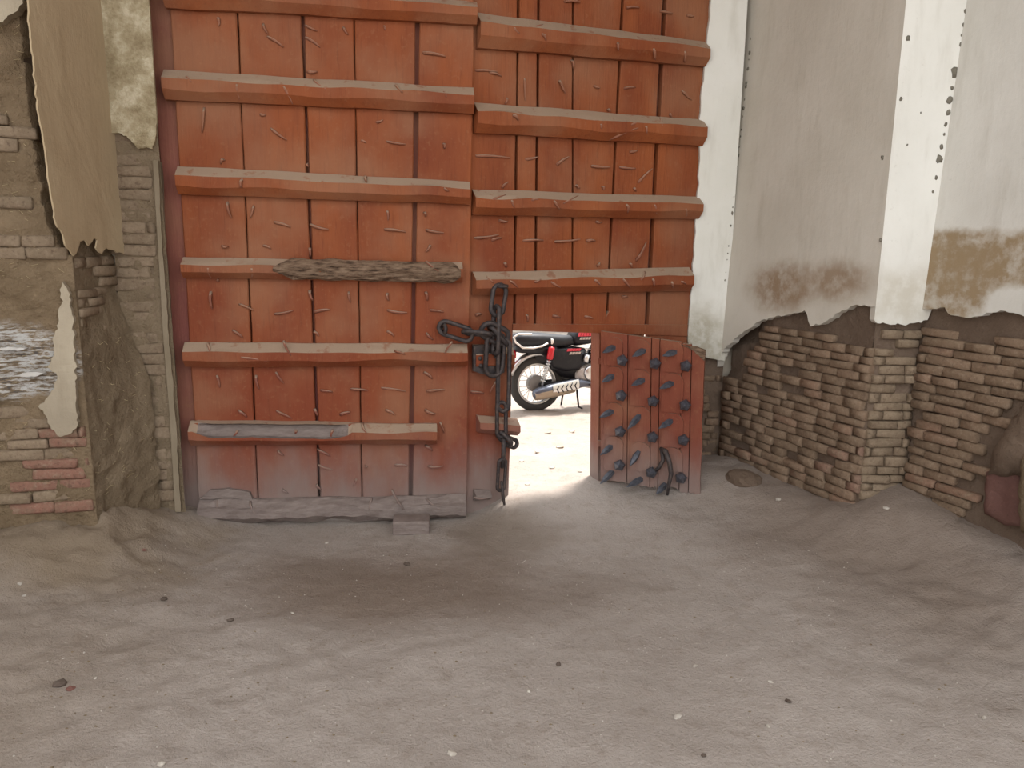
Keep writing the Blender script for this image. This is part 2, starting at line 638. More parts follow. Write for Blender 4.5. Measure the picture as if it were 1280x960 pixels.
# plaster skins -------------------------------------------------------
p3a = F3.P(*[(lambda q: (q[0], 0.03, q[1]))(F3.px(1215, 325))][0])
p3b = F3.P(*[(lambda q: (q[0], 0.03, q[1]))(F3.px(1180, 350))][0])
p1a = F1.P(*[(lambda q: (q[0], 0.03, q[1]))(F1.px(985, 360))][0])
p1b = F1.P(*[(lambda q: (q[0], 0.03, q[1]))(F1.px(1050, 350))][0])
p2a = F2.P(*[(lambda q: (q[0], 0.03, q[1]))(F2.px(1125, 375))][0])
M['plaster0'] = mat_plaster('limewash_jamb', (0.60, 0.58, 0.51), (0.68, 0.66, 0.60),
                            [((1.2, 5.1, 0.95), (0.5, 0.5, 0.32), (0.3, 0.26, 0.18), 0.8, 0.3, 0.5)])
M['plaster1'] = mat_plaster('limewash_shaded', (0.47, 0.43, 0.36), (0.55, 0.51, 0.44),  # same limewash, darkened to paint in the shade on this side-facing wall
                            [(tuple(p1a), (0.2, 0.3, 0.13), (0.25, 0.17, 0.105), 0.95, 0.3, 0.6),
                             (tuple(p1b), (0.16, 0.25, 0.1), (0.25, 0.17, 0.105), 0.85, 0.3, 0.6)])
M['plaster2'] = mat_plaster('limewash_white', (0.60, 0.58, 0.52), (0.69, 0.67, 0.61),
                            [(tuple(p2a), (0.2, 0.2, 0.16), (0.42, 0.37, 0.28), 0.6, 0.3, 0.5)])
M['plaster3'] = mat_plaster('limewash_stained', (0.50, 0.475, 0.42), (0.60, 0.575, 0.52),
                            [(tuple(p3b), (0.22, 0.3, 0.2), (0.27, 0.195, 0.115), 1.0, 0.3, 0.2),
                             (tuple(p3a), (0.38, 0.6, 0.14), (0.27, 0.195, 0.115), 1.0, 0.3, 0.2)])


def wob(amp, sc, seed):
    return lambda s, z: amp * fb(s * sc, z * sc, seed, 3)


def poly_px(F, pts, d=PT):
    return [F.px(x, y, d) for x, y in pts]


# strip beside the gate (its free edge wavers over the leaf)
e = poly_px(F0, [(891, -60), (888, 20), (883, 60), (880, 100), (874, 150), (875, 190), (872, 240), (870, 290), (866, 340), (862, 390),
                 (860, 425)])
top = [(0.41, ROOF_Z), (e[0][0], ROOF_Z)]
slab('plaster', F0, rag(e, False, 0.05, 0.006) + [e[-1]] + rag([F0.px(862, 440, PT), F0.px(870, 452, PT), F0.px(880, 446, PT), (0.41, F0.px(885, 452, PT)[1])], False, 0.02, 0.006) + [(0.41, F0.px(885, 452, PT)[1])] + top, -0.16, PT, M['plaster0'], wr)
# long dark face
e = poly_px(F1, [(884, 452), (905, 436), (928, 416), (941, 408), (952, 400), (964, 397), (985, 393), (1005, 388), (1009, 395), (1013, 408),
                 (1027, 405), (1040, 398), (1052, 388), (1066, 382), (1080, 381), (1092, 383)])
Q12 = Frame(C12, U2).P(0, 0, 0)
qa = meet(F1.P(0, PT, 0)[:2], F1.u[:2], F2.P(0, PT, 0)[:2], F2.u[:2])
m1 = (Vector((*qa, 0)) - F1.o).dot(F1.u)
m2 = (Vector((*qa, 0)) - F2.o).dot(F2.u)
e[-1] = (m1, e[-1][1])
e[0] = (0.0, e[0][1] - 0.02)
slab('plaster', F1, rag(e, False, 0.02, 0.006) + [e[-1], (m1, 2.2), (m1, 3.0), (m1, ROOF_Z), (-0.1, ROOF_Z), (-0.1, 3.0), (-0.1, 2.2), (-0.05, 1.6)], 0.004, PT, M['plaster1'], wr,
     lambda s_, z_: -max(0.0, min(2.2, z_ - 1.2)) * 0.045 * max(0.0, 1 - s_ / W1))
# narrow bright face
e = poly_px(F2, [(1091, 400), (1096, 404), (1104, 403), (1113, 406), (1122, 404), (1132, 407), (1141, 400)])
e[0] = (m2, e[0][1])
e[-1] = (W2 + 0.0, e[-1][1])
slab('plaster', F2, rag(e, False, 0.012, 0.005) + [e[-1], (W2 + 0.08, 1.6), (W2 + 0.14, ROOF_Z), (m2, ROOF_Z)], 0.004, PT, M['plaster2'], wr)
# near face with damp patch
e = poly_px(F3, [(1140, 400), (1150, 387), (1165, 386), (1180, 384), (1184, 391), (1197, 395), (1213, 397), (1232, 391), (1250, 388), (1266, 391), (1284, 397)])
e[0] = (0.0, e[0][1])
q = e[-1]
e += [(q[0] + 0.15, q[1] - 0.05), (q[0] + 0.4, q[1] + 0.02), (q[0] + 0.8, q[1] - 0.06), (q[0] + 1.3, q[1] - 0.3), (q[0] + 2.0, q[1] - 0.2), (4.8, q[1])]
slab('plaster', F3, rag(e, False, 0.02, 0.006) + [e[-1], (4.8, 3.0), (4.8, ROOF_Z), (-0.1, ROOF_Z), (-0.1, 3.2), (-0.1, 2.2), (-0.08, 1.6)], 0.004, PT, M['plaster3'], wr,
     lambda s_, z_: -max(0.0, min(2.2, z_ - 1.3)) * 0.032)

# chips along the corners (holes in the limewash)
M['chip'] = mat_earth('chipped_plaster', (0.13, 0.115, 0.09), (0.21, 0.19, 0.15), 20, 0.8, 0.01).m


def chip(F, x, y, r, parent, d=PT):
    s, z = F.px(x, y, d)
    for _ in range(4):
        lean = 0.0
        if F is F1:
            lean = -max(0.0, min(2.2, z - 1.2)) * 0.045 * max(0.0, 1 - s / W1)
        elif F is F3:
            lean = -max(0.0, min(2.2, z - 1.3)) * 0.032
        d = PT + lean
        s, z = F.px(x, y, d)
    k = 9
    vs = [F.P(s, d + 0.0025, z)]
    for i in range(k):
        a = 2 * math.pi * i / k
        rr = r * random.uniform(0.7, 1.2)
        vs.append(F.P(s + rr * 0.8 * math.cos(a), d + 0.0015, z + rr * 1.1 * math.sin(a)))
    for i in range(k):
        vs.append(F.P(s + 1.05 * (vs[i + 1] - F.P(s, 0, 0)).dot(F.u), d - 0.004, vs[i + 1].z))
    fs = [(0, i + 1, (i + 1) % k + 1) for i in range(k)] + [(i + 1, k + i + 1, k + (i + 1) % k + 1, (i + 1) % k + 1) for i in range(k)]
    mk('plaster_chip', vs, fs, M['chip'], parent, True)


for x, y, r in [(1205, 14, 4), (1202, 31, 3), (1199, 44, 2), (1198, 56, 3), (1191, 90, 6.5), (1187, 110, 2.4), (1184, 125, 5.5), (1182, 141, 3.6),
                (1179, 156, 2.6), (1177, 168, 2), (1174, 183, 3.2), (1171, 199, 5), (1167, 222, 2.4), (1163, 240, 1.8)]:
    chip(F3 if x + 3 > 1209 - (y - 10) * 0.141 else F2, x + 3, y, r * 0.0043, wr)
for x, y, r in [(1133, 48, 3.2), (1124, 124, 2.6), (1099, 300, 2), (1132, 181, 1.4), (1149, 141, 1.2)]:
    chip(F2, x + 2, y, r * 0.0043, wr)
chip(F1, 1103, 197, 0.011, wr)
for i in range(30):
    y = 4 + i * 12 + random.uniform(-4, 4)
    x = 942 - 0.108 * y + 2
    chip(F1 if x > 936 - y * 0.075 else F0, x, y, random.choice([0.004, 0.006, 0.008, 0.012]), wr)

# ------------------------------------------------------------------ bricks
BR = []
for v in range(10):
    bm = bmesh.new()
    bmesh.ops.create_cube(bm, size=1.0)
    for q in bm.verts:
        q.co += Vector((random.uniform(-.03, .03), random.uniform(-.08, .08), random.uniform(-.08, .08)))
    bmesh.ops.scale(bm, vec=(0.2, 0.06, 0.045), verts=bm.verts)
    bmesh.ops.bevel(bm, geom=list(bm.edges), offset=0.0075, segments=1, profile=0.5, affect='EDGES', clamp_overlap=True)
    for q in bm.verts:
        q.co += Vector((random.uniform(-1, 1), random.uniform(-1, 1), random.uniform(-1, 1))) * 0.0022
    me = bpy.data.meshes.new('brick')
    bm.to_mesh(me)
    bm.free()
    for p in me.polygons:
        p.use_smooth = True
    BR.append(me)
BRM = {}


def brick_mesh(mt):
    if mt.name not in BRM:
        lst = []
        for me in BR:
            c_ = me.copy()
            c_.materials.append(mt)
            lst.append(c_)
        BRM[mt.name] = lst
    return random.choice(BRM[mt.name])


def lay(F, s0, s1, z0, z1, pitch, length, parent, ok, mt, proud=0.03, tilt=0.0):
    z = z0
    row = 0
    while z < z1:
        h = pitch * random.uniform(0.86, 1.14)
        s = s0 - (0.5 * length if row % 2 else 0) + random.uniform(-.04, .04)
        while s < s1:
            L = length * random.uniform(0.72, 1.3)
            a, b = max(s, s0), min(s + L, s1)
            s += L
            if b - a < 0.035:
                continue
            cx, cz = (a + b) / 2, z + h / 2 + tilt * (a + b) / 2
            x, y = to_px(F.P(cx, 0.02, cz))
            m_ = ok(x, y, cx, cz)
            if not m_:
                continue
            m2 = mt if m_ is True else m_
            d = proud + random.uniform(-.012, .012)
            o = bpy.data.objects.new('brick', brick_mesh(m2))
            COL.objects.link(o)
            mm = F.M(cx, d - 0.03, cz) @ Matrix.Rotation(random.uniform(-.03, .03), 4, 'Y') @ Matrix.Rotation(random.uniform(-.05, .05), 4, 'Z') @ \
                Matrix.Diagonal(((b - a - 0.003) / 0.2, 1, (h - 0.0015) / 0.045, 1))
            setm(o, parent, mm)
        z += h
        row += 1


def top1(x):
    pts = [(884, 452), (905, 440), (928, 440), (941, 425), (952, 412), (964, 405), (985, 405), (1005, 405), (1013, 410), (1027, 408), (1040, 418),
           (1060, 424), (1095, 430)]
    for (a, b), (c_, d_) in zip(pts, pts[1:]):
        if a <= x <= c_:
            return b + (d_ - b) * (x - a) / (c_ - a)
    return 450 if x < 884 else 430


def ok1(x, y, s, z):
    if y < top1(x) + 4:
        return False
    if x < 938 and y < 478 and not (x > 905 and y > 470):
        return False
    if y > 560 + (x - 885) * 0.36 + 8:
        return False
    if x < 900 and random.random() < 0.5:
        return False
    if random.random() < 0.05:
        return False
    if y > 560 and x > 1000 and random.random() < 0.3:
        return M['brick_warm']
    return True


lay(F0, 0.19, 0.41, 0.15, 1.1, 0.052, 0.16, wr, lambda x, y, s_, z_: 462 < y < 575 and random.random() > 0.25, M['brick'], 0.014)
lay(F1, 0.03, W1 + 0.012, 0.08, 1.35, 0.05, 0.165, wr, ok1, M['brick'])


def ok2(x, y, s, z):
    return y > 415 and y < 620 and random.random() > 0.06 and not (y < 432 and x < 1108)


lay(F2, 0.0, W2, 0.1, 1.35, 0.051, 0.15, wr, ok2, M['brick_grey'], 0.022)


def ok3(x, y, s, z):
    if y < 399 + 4 and not (1148 < x < 1184):
        return False
    if y < 391:
        return False
    if 1215 < x < 1300 and y < 425 and random.random() < 0.75:
        return False
    if x > 1217 + (620 - y) * 0.42 and y > 495 and x < 1300:
        return False
    return random.random() > 0.04


lay(F3, 0.012, 1.5, 0.12, 1.28, 0.052, 0.2, wr, ok3, M['brick'])

# mud-plastered buttress stub with a red painted foot at the right edge
bt = thing('mud_buttress', F3.P(0.55, 0.1, 0.25), 'mud lump with dark red foot leaning on the right brick wall', 'buttress')


def lump(name, F, outline, depth, mt, parent, seed):
    """rounded relief on a wall from an outline given in (s,z)"""
    cs = sum(p[0] for p in outline) / len(outline)
    cz = sum(p[1] for p in outline) / len(outline)
    rings = [1.0, 0.93, 0.8, 0.6, 0.35, 0.12]
    vs, fs = [], []
    n = len(outline)
    for r_ in rings:
        for s, z in outline:
            ss, zz = cs + (s - cs) * r_, cz + (z - cz) * r_
            d = depth * math.sqrt(max(0, 1 - r_ ** 4)) + 0.022 * fb(ss * 9, zz * 9, seed, 4)
            vs.append(F.P(ss, d - (0.02 if r_ == 1.0 else 0), zz))
    for k_ in range(len(rings) - 1):
        for i in range(n):
            a, b = k_ * n, (k_ + 1) * n
            fs.append((a + i, a + (i + 1) % n, b + (i + 1) % n, b + i))
    fs.append(tuple((len(rings) - 1) * n + i for i in range(n)))
    return mk(name, vs, fs, mt, parent, True)


o1 = rag(poly_px(F3, [(1225, 600), (1238, 560), (1258, 530), (1282, 495), (1330, 480), (1340, 600), (1276, 600)], 0.06), True, 0.04, 0.01)
lump('mud_body', F3, o1, 0.11, M['mud'], bt, 11)
o1 = rag(poly_px(F3, [(1222, 645), (1226, 588), (1250, 582), (1273, 590), (1276, 662), (1250, 660)], 0.07), True, 0.04, 0.006)
lump('red_foot', F3, o1, 0.06, M['mud_red'], bt, 12)
o1 = rag(poly_px(F3, [(1274, 668), (1276, 570), (1300, 540), (1340, 560), (1345, 690)], 0.08), True, 0.05, 0.012)
lump('rubble_foot', F3, o1, 0.16, M['mud_grey'], bt, 13)

# ------------------------------------------------------------------ left side
wl = thing('wall_left', (-2.2, 3.8, 0), 'crumbling brick wall with hanging plaster left of the gate', None)
tag(wl, kind='structure')


t = mat_earth('straw_mud', (0.155, 0.108, 0.064), (0.26, 0.188, 0.117), 5, 1.0, 0.035)
kk = t.patch(tuple(FA.P(FA.px(20, 452)[0], 0, FA.px(20, 452)[1])), (0.3, 0.3, 0.19), 0.22, 5)
st = t.noise(t.pos((3, 3, 16)), 4.5, 6, 0.7)
oldc = t.b.inputs['Base Color'].links[0].from_socket
cc = t.mix(t.math('MULTIPLY', t.rng(kk, 1.15, 0.8), t.rng(st, 0.44, 0.56)), oldc, (0.5, 0.48, 0.45))
cc = t.mix(t.math('MULTIPLY', t.rng(kk, 1.15, 0.8), t.rng(st, 0.44, 0.36)), cc, (0.1, 0.09, 0.085))
t.col(cc)
M['mud_A'] = t.m


def coreA(s, z):
    d = 0.028 * fb(s * 4, z * 6, 21, 5) + 0.012 * fb(s * 18, z * 18, 22, 3) - 0.01
    d *= min(1.0, max(0.15, (WA - s) / 0.12))
    x, y = to_px(FA.P(s, d, z))
    if y < 318:
        d -= 0.38 * max(0.0, min(1.0, (x - (GAP(y) - 10 - 5 * noise.noise(Vector((y * 0.05, 1, 1))))) / 3.0))
    return d


def GAP(y):
    pts = [(-60, 36), (20, 37), (40, 39), (100, 44), (155, 50), (200, 57), (245, 64), (278, 70), (292, 79), (320, 92)]
    for (a, b), (c_, d_) in zip(pts, pts[1:]):
        if a <= y <= c_:
            return b + (d_ - b) * (y - a) / (c_ - a)
    return 36


def coreB(s, z):
    d = 0.012 * fb(s * 7, z * 9, 23, 5)
    k_ = max(0.0, min(1.0, (1.42 - z) / 0.5))
    return (d - 0.012) * min(1.0, max(0.0, s / 0.1)) + k_ * 0.15 * max(0.0, s / WB) ** 1.2 + (0.014 * fb(s * 14, z * 14, 29, 4) * k_ if s > 0.02 else 0)


grid('mud_core', FA, 0.0, WA + 0.002, -0.3, 3.3, 0.0125, coreA, M['mud_A'], wl)
grid('mud_core', FA, -1.2, 0.0, -0.3, ROOF_Z, 0.2, coreA, M['mud_grey'], wl)
grid('mud_core', FB, 0.0, WB, -0.3, 1.72, 0.0175, coreB, M['mud_grey'], wl)
grid('cavity_back', FB, -0.01, WB, 1.6, ROOF_Z, 0.1, lambda s, z: -0.14, M['mud'], wl)
grid('mud_core', FC, 0.0, WC, -0.3, ROOF_Z, 0.02, rough(.016, 11, 25), M['mud_grey'], wl)

M['plasterB'] = mat_plaster('limewash_tan', (0.355, 0.268, 0.165), (0.43, 0.335, 0.215), [], 0.6)
t = NT('limewash_mottled', 0.9, 0, 0.15)
mo = t.noise(t.pos(), 11, 6, 0.7)
t.col(t.ramp(mo, [(0.34, (0.23, 0.175, 0.1)), (0.52, (0.36, 0.295, 0.185)), (0.68, (0.52, 0.45, 0.32))]))
t.bump(mo, 1.0, 0.03)
M['plasterC'] = t.m
M['plasterA'] = mat_plaster('limewash_pale', (0.26, 0.21, 0.15), (0.4, 0.34, 0.25), [], 1.0)
# long hanging sheet on the return face
dB = 0.05
e = poly_px(FB, [(36, -40), (37, 20), (39, 40), (44, 100), (50, 155), (57, 200), (64, 245), (70, 278), (79, 292), (82, 305), (93, 320), (98, 312),
                 (101, 302), (107, 300), (111, 307), (115, 303), (118, 297), (122, 300), (120, 310), (127, 317), (133, 310), (142, 318)], dB)
e[-1] = (WB + 0.01, e[-1][1])
slab('plaster_sheet', FB, rag(e, False, 0.02, 0.006) + [e[-1], (WB + 0.01, ROOF_Z), (e[0][0], ROOF_Z)], dB - 0.008, dB, M['plasterB'], wl, wob(.006, 2.5, 5))
# mottled plaster on the jamb face
e = poly_px(FC, [(133, 165), (148, 166), (158, 170), (165, 178), (173, 186), (182, 184), (190, 186), (194, 172), (196, 150)], 0.035)
x0 = FC.px(197, 160, 0.035)[0]
e[0] = (-0.02, e[0][1])
slab('plaster_sheet', FC, rag(e, False, 0.012, 0.004) + [e[-1], (FC.px(192, 90, .035)[0], FC.px(192, 90, .035)[1]), (FC.px(186, 0, .035)[0], FC.px(186, 0, .035)[1]),
      (x0, ROOF_Z), (-0.02, ROOF_Z)], 0.003, 0.035, M['plasterC'], wl, wob(.012, 8, 6))
# scrap of plaster at the upper left
e = poly_px(FA, [(-8, 32), (4, 28), (10, 20), (17, 17), (24, 10), (30, -3), (32, -30)], 0.04)
slab('plaster_sheet', FA, rag(e, False, 0.012, 0.006) + [e[-1], (e[-1][0], ROOF_Z), (-1.2, ROOF_Z), (-1.2, e[0][1])], -0.02, 0.045, M['plasterA'], wl)
# pale remnant on the arris
e = poly_px(FA, [(78, 352), (84, 360), (90, 390), (94, 440), (95, 480), (97, 532), (90, 541), (76, 546), (64, 536), (58, 520), (48, 508), (60, 496), (68, 486), (72, 470), (60, 458),
                 (68, 440), (66, 424), (74, 400), (74, 385), (79, 376), (75, 362)], 0.03)
slab('plaster_remnant', FA, rag(e, True, 0.014, 0.006), -0.04, 0.034, M['plasterA'], wl, wob(.004, 9, 8))
# flaky whitish layers
M['flake'] = mat_plaster('salt_bloom', (0.40, 0.37, 0.33), (0.6, 0.58, 0.55), [], 1.0)
for i in range(4):
    x, y = random.uniform(-30, 52), random.uniform(418, 488)
    s, z = FA.px(x, y, 0.03)
    L, h = random.uniform(0.02, 0.06), random.uniform(0.006, 0.013)
    pl = [(s - L, z - h * .3), (s - L * .4, z - h), (s + L * .5, z - h * .8), (s + L, z + h * .2), (s + L * .3, z + h), (s - L * .6, z + h * .7)]
    slab('plaster_flake', FA, rag(pl, True, 0.012, 0.004), -0.02, 0.022 + random.uniform(0, .015), M['flake'], wl)


def okA(x, y, s, z):
    if 535 < y < 640 and x > 10 - (y - 535) * 0.05:
        return M['brick_red'] if (x > 25 and random.random() < 0.75) else M['brick_grey']
    if 110 < y < 330 and x < GAP(y) - 34 + 12 * (y > 300):
        return random.random() > 0.45
    if y > 490 and y < 535 and x < 55:
        return random.random() > 0.5
    return False


lay(FA, 0.7, WA - 0.012, 0.25, 3.0, 0.056, 0.2, wl, okA, M['brick_grey'], 0.004)


def okB(x, y, s, z):
    return 318 < y < 425 and random.random() > (0.1 if y < 390 else 0.45)


lay(FB, 0.02, WB, 0.5, 1.75, 0.05, 0.17, wl, okB, M['brick_grey'], 0.0, 0.02)


def okC(x, y, s, z):
    return 168 < y < 625 and not (y < 190 and x > 165)


lay(FC, -0.02, WC - 0.045, 0.2, 2.4, 0.062, 0.6, wl, okC, M['brick_grey'], 0.006)
vs, fs = [], []
for i in range(260):
    F_, smax = (FA, WA) if random.random() < 0.75 else (FB, WB)
    s0_ = random.uniform(0.85, WA - 0.03) if F_ is FA else random.uniform(0.02, WB - .03)
    z0_ = random.uniform(1.45, 2.9) if random.random() < 0.7 and F_ is FA else random.uniform(0.3, 1.2)
    x, y = to_px(F_.P(s0_, 0, z0_))
    if F_ is FA and y < 318 and x > GAP(y) - 18:
        continue
    an, L = random.uniform(-0.9, 0.9), random.uniform(0.012, 0.035)
    dd = (coreA if F_ is FA else coreB)(s0_, z0_) + 0.004
    p0, p1 = F_.P(s0_, dd, z0_), F_.P(s0_ + L * math.cos(an), dd + 0.006, z0_ + L * math.sin(an))
    v_, f_ = tube([p0, p1], 0.0013, 3)
    b_ = len(vs)
    vs += v_
    fs += [tuple(b_ + i_ for i_ in q_) for q_ in f_]
tag(mk('straw', vs, fs, NT('straw', 0.9).col((0.42, 0.34, 0.2)).m, wl), None, None, None, 'stuff')
# narrow plaster fillet between brick jamb and post
M['fillet'] = mat_plaster('lime_fillet', (0.17, 0.132, 0.085), (0.25, 0.2, 0.14), [], 0.8)
e = poly_px(FC, [(197, 200), (203, 300), (211, 420), (219, 520), (226, 640)], 0.03)
e2 = poly_px(FC, [(191, 200), (197, 300), (204, 420), (212, 520), (219, 640)], 0.03)
slab('plaster_fillet', FC, rag(e, False, 0.05, 0.004) + [e[-1]] + e2[::-1], -0.1, 0.03, M['fillet'], wl)
e = poly_px(FC, [(192, 200), (198, 300), (205, 420), (213, 520), (220, 640)], 0.01)
e2 = poly_px(FC, [(184, 200), (190, 300), (197, 420), (205, 520), (211, 640)], 0.01)
slab('plaster_fillet', FC, rag(e, False, 0.04, 0.004) + [e[-1]] + e2[::-1], -0.1, 0.008, M['mud_grey'], wl)

# ------------------------------------------------------------------ shell behind and above
M['outer'] = mat_plaster('outer_render', (0.42, 0.36, 0.28), (0.5, 0.44, 0.35), [], 0.5)


def prism_xy(name, pts, z0, z1, mt):
    n = len(pts)
    vs = [(x, y, z0) for x, y in pts] + [(x, y, z1) for x, y in pts]
    fs = [tuple(range(n))[::-1], tuple(range(n, 2 * n))] + [(i, (i + 1) % n, n + (i + 1) % n, n + i) for i in range(n)]
    return tag(mk(name, vs, fs, mt), kind='structure')


prism_xy('wall_gate_left', [(-2.02, 4.27), (-7, 2.93), (-7, 3.5), (-2.3, 4.9), (-1.98, 4.9)], -0.3, 6.2, M['outer'])
prism_xy('wall_gate_right', [(1.36, 5.3), (1.9, 5.3), (2.6, 4.5), (7, 5.6), (7, 6.95), (1.34, 5.46)], -0.3, 6.2, M['outer'])
prism_xy('wall_lintel', [(-2.3, 4.33), (1.6, 5.3), (1.57, 5.5), (-2.35, 4.6)], 4.25, 6.2, M['outer'])
prism_xy('wall_passage', [(-3.5, 3.36), (-3.9, 3.3), (-4.6, -0.1), (-4.2, -0.1)], -0.3, ROOF_Z, M['outer'])
prism_xy('wall_flank', [(2.35, 4.05), (4.1, -0.2), (4.5, -0.1), (2.9, 4.3)], -0.3, ROOF_Z, M['outer'])
prism_xy('ceiling', [(-4.8, 1.5), (4.8, 1.5), (3.2, 5.8), (-4.6, 4.6)], ROOF_Z, ROOF_Z + 0.3, M['outer'])
prism_xy('wall_street', [(-14, 11.5), (14, 19), (14, 19.4), (-14, 11.9)], -0.4, 3.2, mat_plaster('street_wall', (0.5, 0.44, 0.36), (0.58, 0.53, 0.45), [], 0.5))

# ------------------------------------------------------------------ gate leaves
TOPZ = 4.3
gl = thing('gate_leaf', FL.P(0.8, 0, 0), 'left red plank gate leaf with seven heavy rails and bent nails', 'gate')
gr = thing('gate_leaf', FR.P(0.8, 0, 0), 'right red plank gate leaf with the small wicket opening', 'gate')
bent = {}


def edge_line(F, a, b, d=0.0):
    """s as a function of z through two pixels"""
    (s0, z0), (s1, z1) = F.px(*a, d), F.px(*b, d)
    return lambda z: s0 + (s1 - s0) * (z - z0) / (z1 - z0)


def plank(F, parent, sa, sb, z0, z1, seed, thick=0.045, d=0.0, gapa=0.003, gapb=0.003, mt=None, name='plank', bev=0.006):
    """a hewn board with wavering edges; sa, sb give its edges at height z"""
    n = max(2, int((z1 - z0) / 0.09))
    vs, fs = [], []
    for i in range(n + 1):
        z = z0 + (z1 - z0) * i / n
        wa = 0.004 * noise.noise(Vector((seed * 3.1, z * 3.0, 0.3))) + 0.0025 * noise.noise(Vector((seed, z * 17, 5)))
        wb = 0.004 * noise.noise(Vector((seed * 5.7, z * 3.0, 1.3))) + 0.0025 * noise.noise(Vector((seed, z * 17, 8)))
        dd = d + 0.005 * noise.noise(Vector((seed * 1.7, z * 1.3, 2.2)))
        a, b = sa(z) + gapa + wa, sb(z) - gapb + wb
        for s, q in ((a, -thick), (a, -bev), (a + bev, 0), (b - bev, 0), (b, -bev), (b, -thick)):
            vs.append(F.P(s, dd + q, z))
    for i in range(n):
        for j in range(6):
            p, q = i * 6, (i + 1) * 6
            fs.append((p + j, p + (j + 1) % 6, q + (j + 1) % 6, q + j))
    fs.append(tuple(range(6)))
    fs.append(tuple(n * 6 + j for j in range(6)))
    return mk(name, vs, fs, mt or M['paint'], parent)


# left leaf boards: pixel edges at y=60 and y=600, gap either side
JL = [((215, 60), (247, 600)), ((298, 60), (321, 600)), ((379, 60), (398, 600)), ((443, 60), (452, 600)), ((520.5, 60), (513, 600)), ((592, 60), (584, 600))]
GL = [0, 0.004, 0.010, 0.004, 0.015, 0]
EL = [edge_line(FL, a, b) for a, b in JL]
for i in range(5):
    plank(FL, gl, EL[i], EL[i + 1], 0.03, TOPZ, i + 1.3, d=random.uniform(-.004, .004), gapa=GL[i], gapb=GL[i + 1] * 0.6)
# backing seen down the gaps
SL = lambda v: (lambda z: v)
slab('backing_board', FL, [(EL[0](0.1) + .02, 0.04), (EL[5](0.1) - .03, 0.04), (EL[5](TOPZ) - .03, TOPZ), (EL[0](TOPZ) + .02, TOPZ)], -0.085, -0.055, M['paint_post'], gl)
# hanging stile, set back
ps = edge_line(FL, (186, 0), (231, 640), -0.07)
pe = edge_line(FL, (219, 0), (262, 640), -0.07)
plank(FL, gl, ps, pe, 0.0, TOPZ, 9.1, 0.08, -0.035, mt=M['paint_post'], name='hanging_stile', bev=0.012)


def rail(F, parent, tl, tr, bl, br, dp, seed, mt=None, prof=None, name='rail', nseg=30, wav=0.006):
    """heavy chamfered rail: pixel corners top-left, top-right, bottom-left, bottom-right of its face"""
    # top edge sits near the boards, bottom edge half way out
    (s0, zt0), (s1, zt1) = F.px(*tl, dp * 0.2), F.px(*tr, dp * 0.2)
    (_, zb0), (_, zb1) = F.px(*bl, dp * 0.45), F.px(*br, dp * 0.45)
    vs, fs = [], []
    base = [(0.0, 0.0), (0.45, 0.0), (1.0, 0.3), (1.0, 0.66), (0.75, 0.77), (0.4, 0.922), (0.22, 1.0), (0.0, 1.0)]
    k = len(base)
    for i in range(nseg + 1):
        u = i / nseg
        s = s0 + (s1 - s0) * u
        zt = zt0 + (zt1 - zt0) * u + wav * noise.noise(Vector((s * 4, seed, 0.5)))
        zb = zb0 + (zb1 - zb0) * u + wav * noise.noise(Vector((s * 4, seed, 7.5)))
        P_ = [list(q) for q in base]
        P_[2][1] += 0.08 * noise.noise(Vector((s * 3, seed, 11)))
        P_[3][1] += 0.10 * noise.noise(Vector((s * 3.3, seed, 15)))
        if prof:
            P_ = prof(u, P_)
        for d_, f_ in P_:
            vs.append(F.P(s + 0.003 * noise.noise(Vector((seed, f_ * 9, u * 50))) * (i in (0, nseg)), d_ * dp + (0.002 if d_ > 0 else -0.003), zb + (zt - zb) * f_))
    for i in range(nseg):
        for j in range(k):
            p, q = i * k, (i + 1) * k
            fs.append((p + j, p + (j + 1) % k, q + (j + 1) % k, q + j))
    fs.append(tuple(range(k)))
    fs.append(tuple(nseg * k + j for j in range(k)))
    o = mk(name, vs, fs, mt or M['paint'], parent)
    RAILS.append((F, o, [tl, tr, br, bl], dp))
    return o


RAILS = []
DP = 0.075


def broken5(u, P_):
    # long cavity where the top of the rail has rotted away
    if 0.02 < u < 0.64:
        v = (u - 0.02) / 0.62
        dpth = min(1, v * 9, (1 - v) * 9)
        nz_ = noise.noise(Vector((u * 22, 0, 3)))
        edge = 0.62 - 0.22 * dpth - 0.16 * max(0.0, v - 0.5) + 0.05 * nz_
        P_[2] = [1.0, min(0.28, edge - 0.08)]
        P_[3] = [1.0, edge]
        P_[4] = [1.0 - 0.5 * dpth, edge + 0.02]
        P_[5] = [0.45 - 0.3 * dpth + 0.1 * nz_, 0.86]
        P_[6] = [0.35 + 0.3 * dpth + 0.12 * nz_, 0.965]
        P_[7] = [0.0, 1.03]
    return P_


def cavity(o, k, nseg):
    o.data.materials.append(M['dusty_wood'])
    for i in range(nseg):
        if 0.03 < (i + 0.5) / nseg < 0.63:
            for j in (3, 4, 5):
                o.data.polygons[i * k + j].material_index = 1


def rough6(u, P_):
    for i in (1, 2, 3, 4, 5, 6):
        P_[i][0] += 0.2 * fb(u * 9, i * 3.1, 2.2, 3)
        P_[i][1] += 0.11 * fb(u * 12, i * 1.7, 6.2, 3)
    return P_


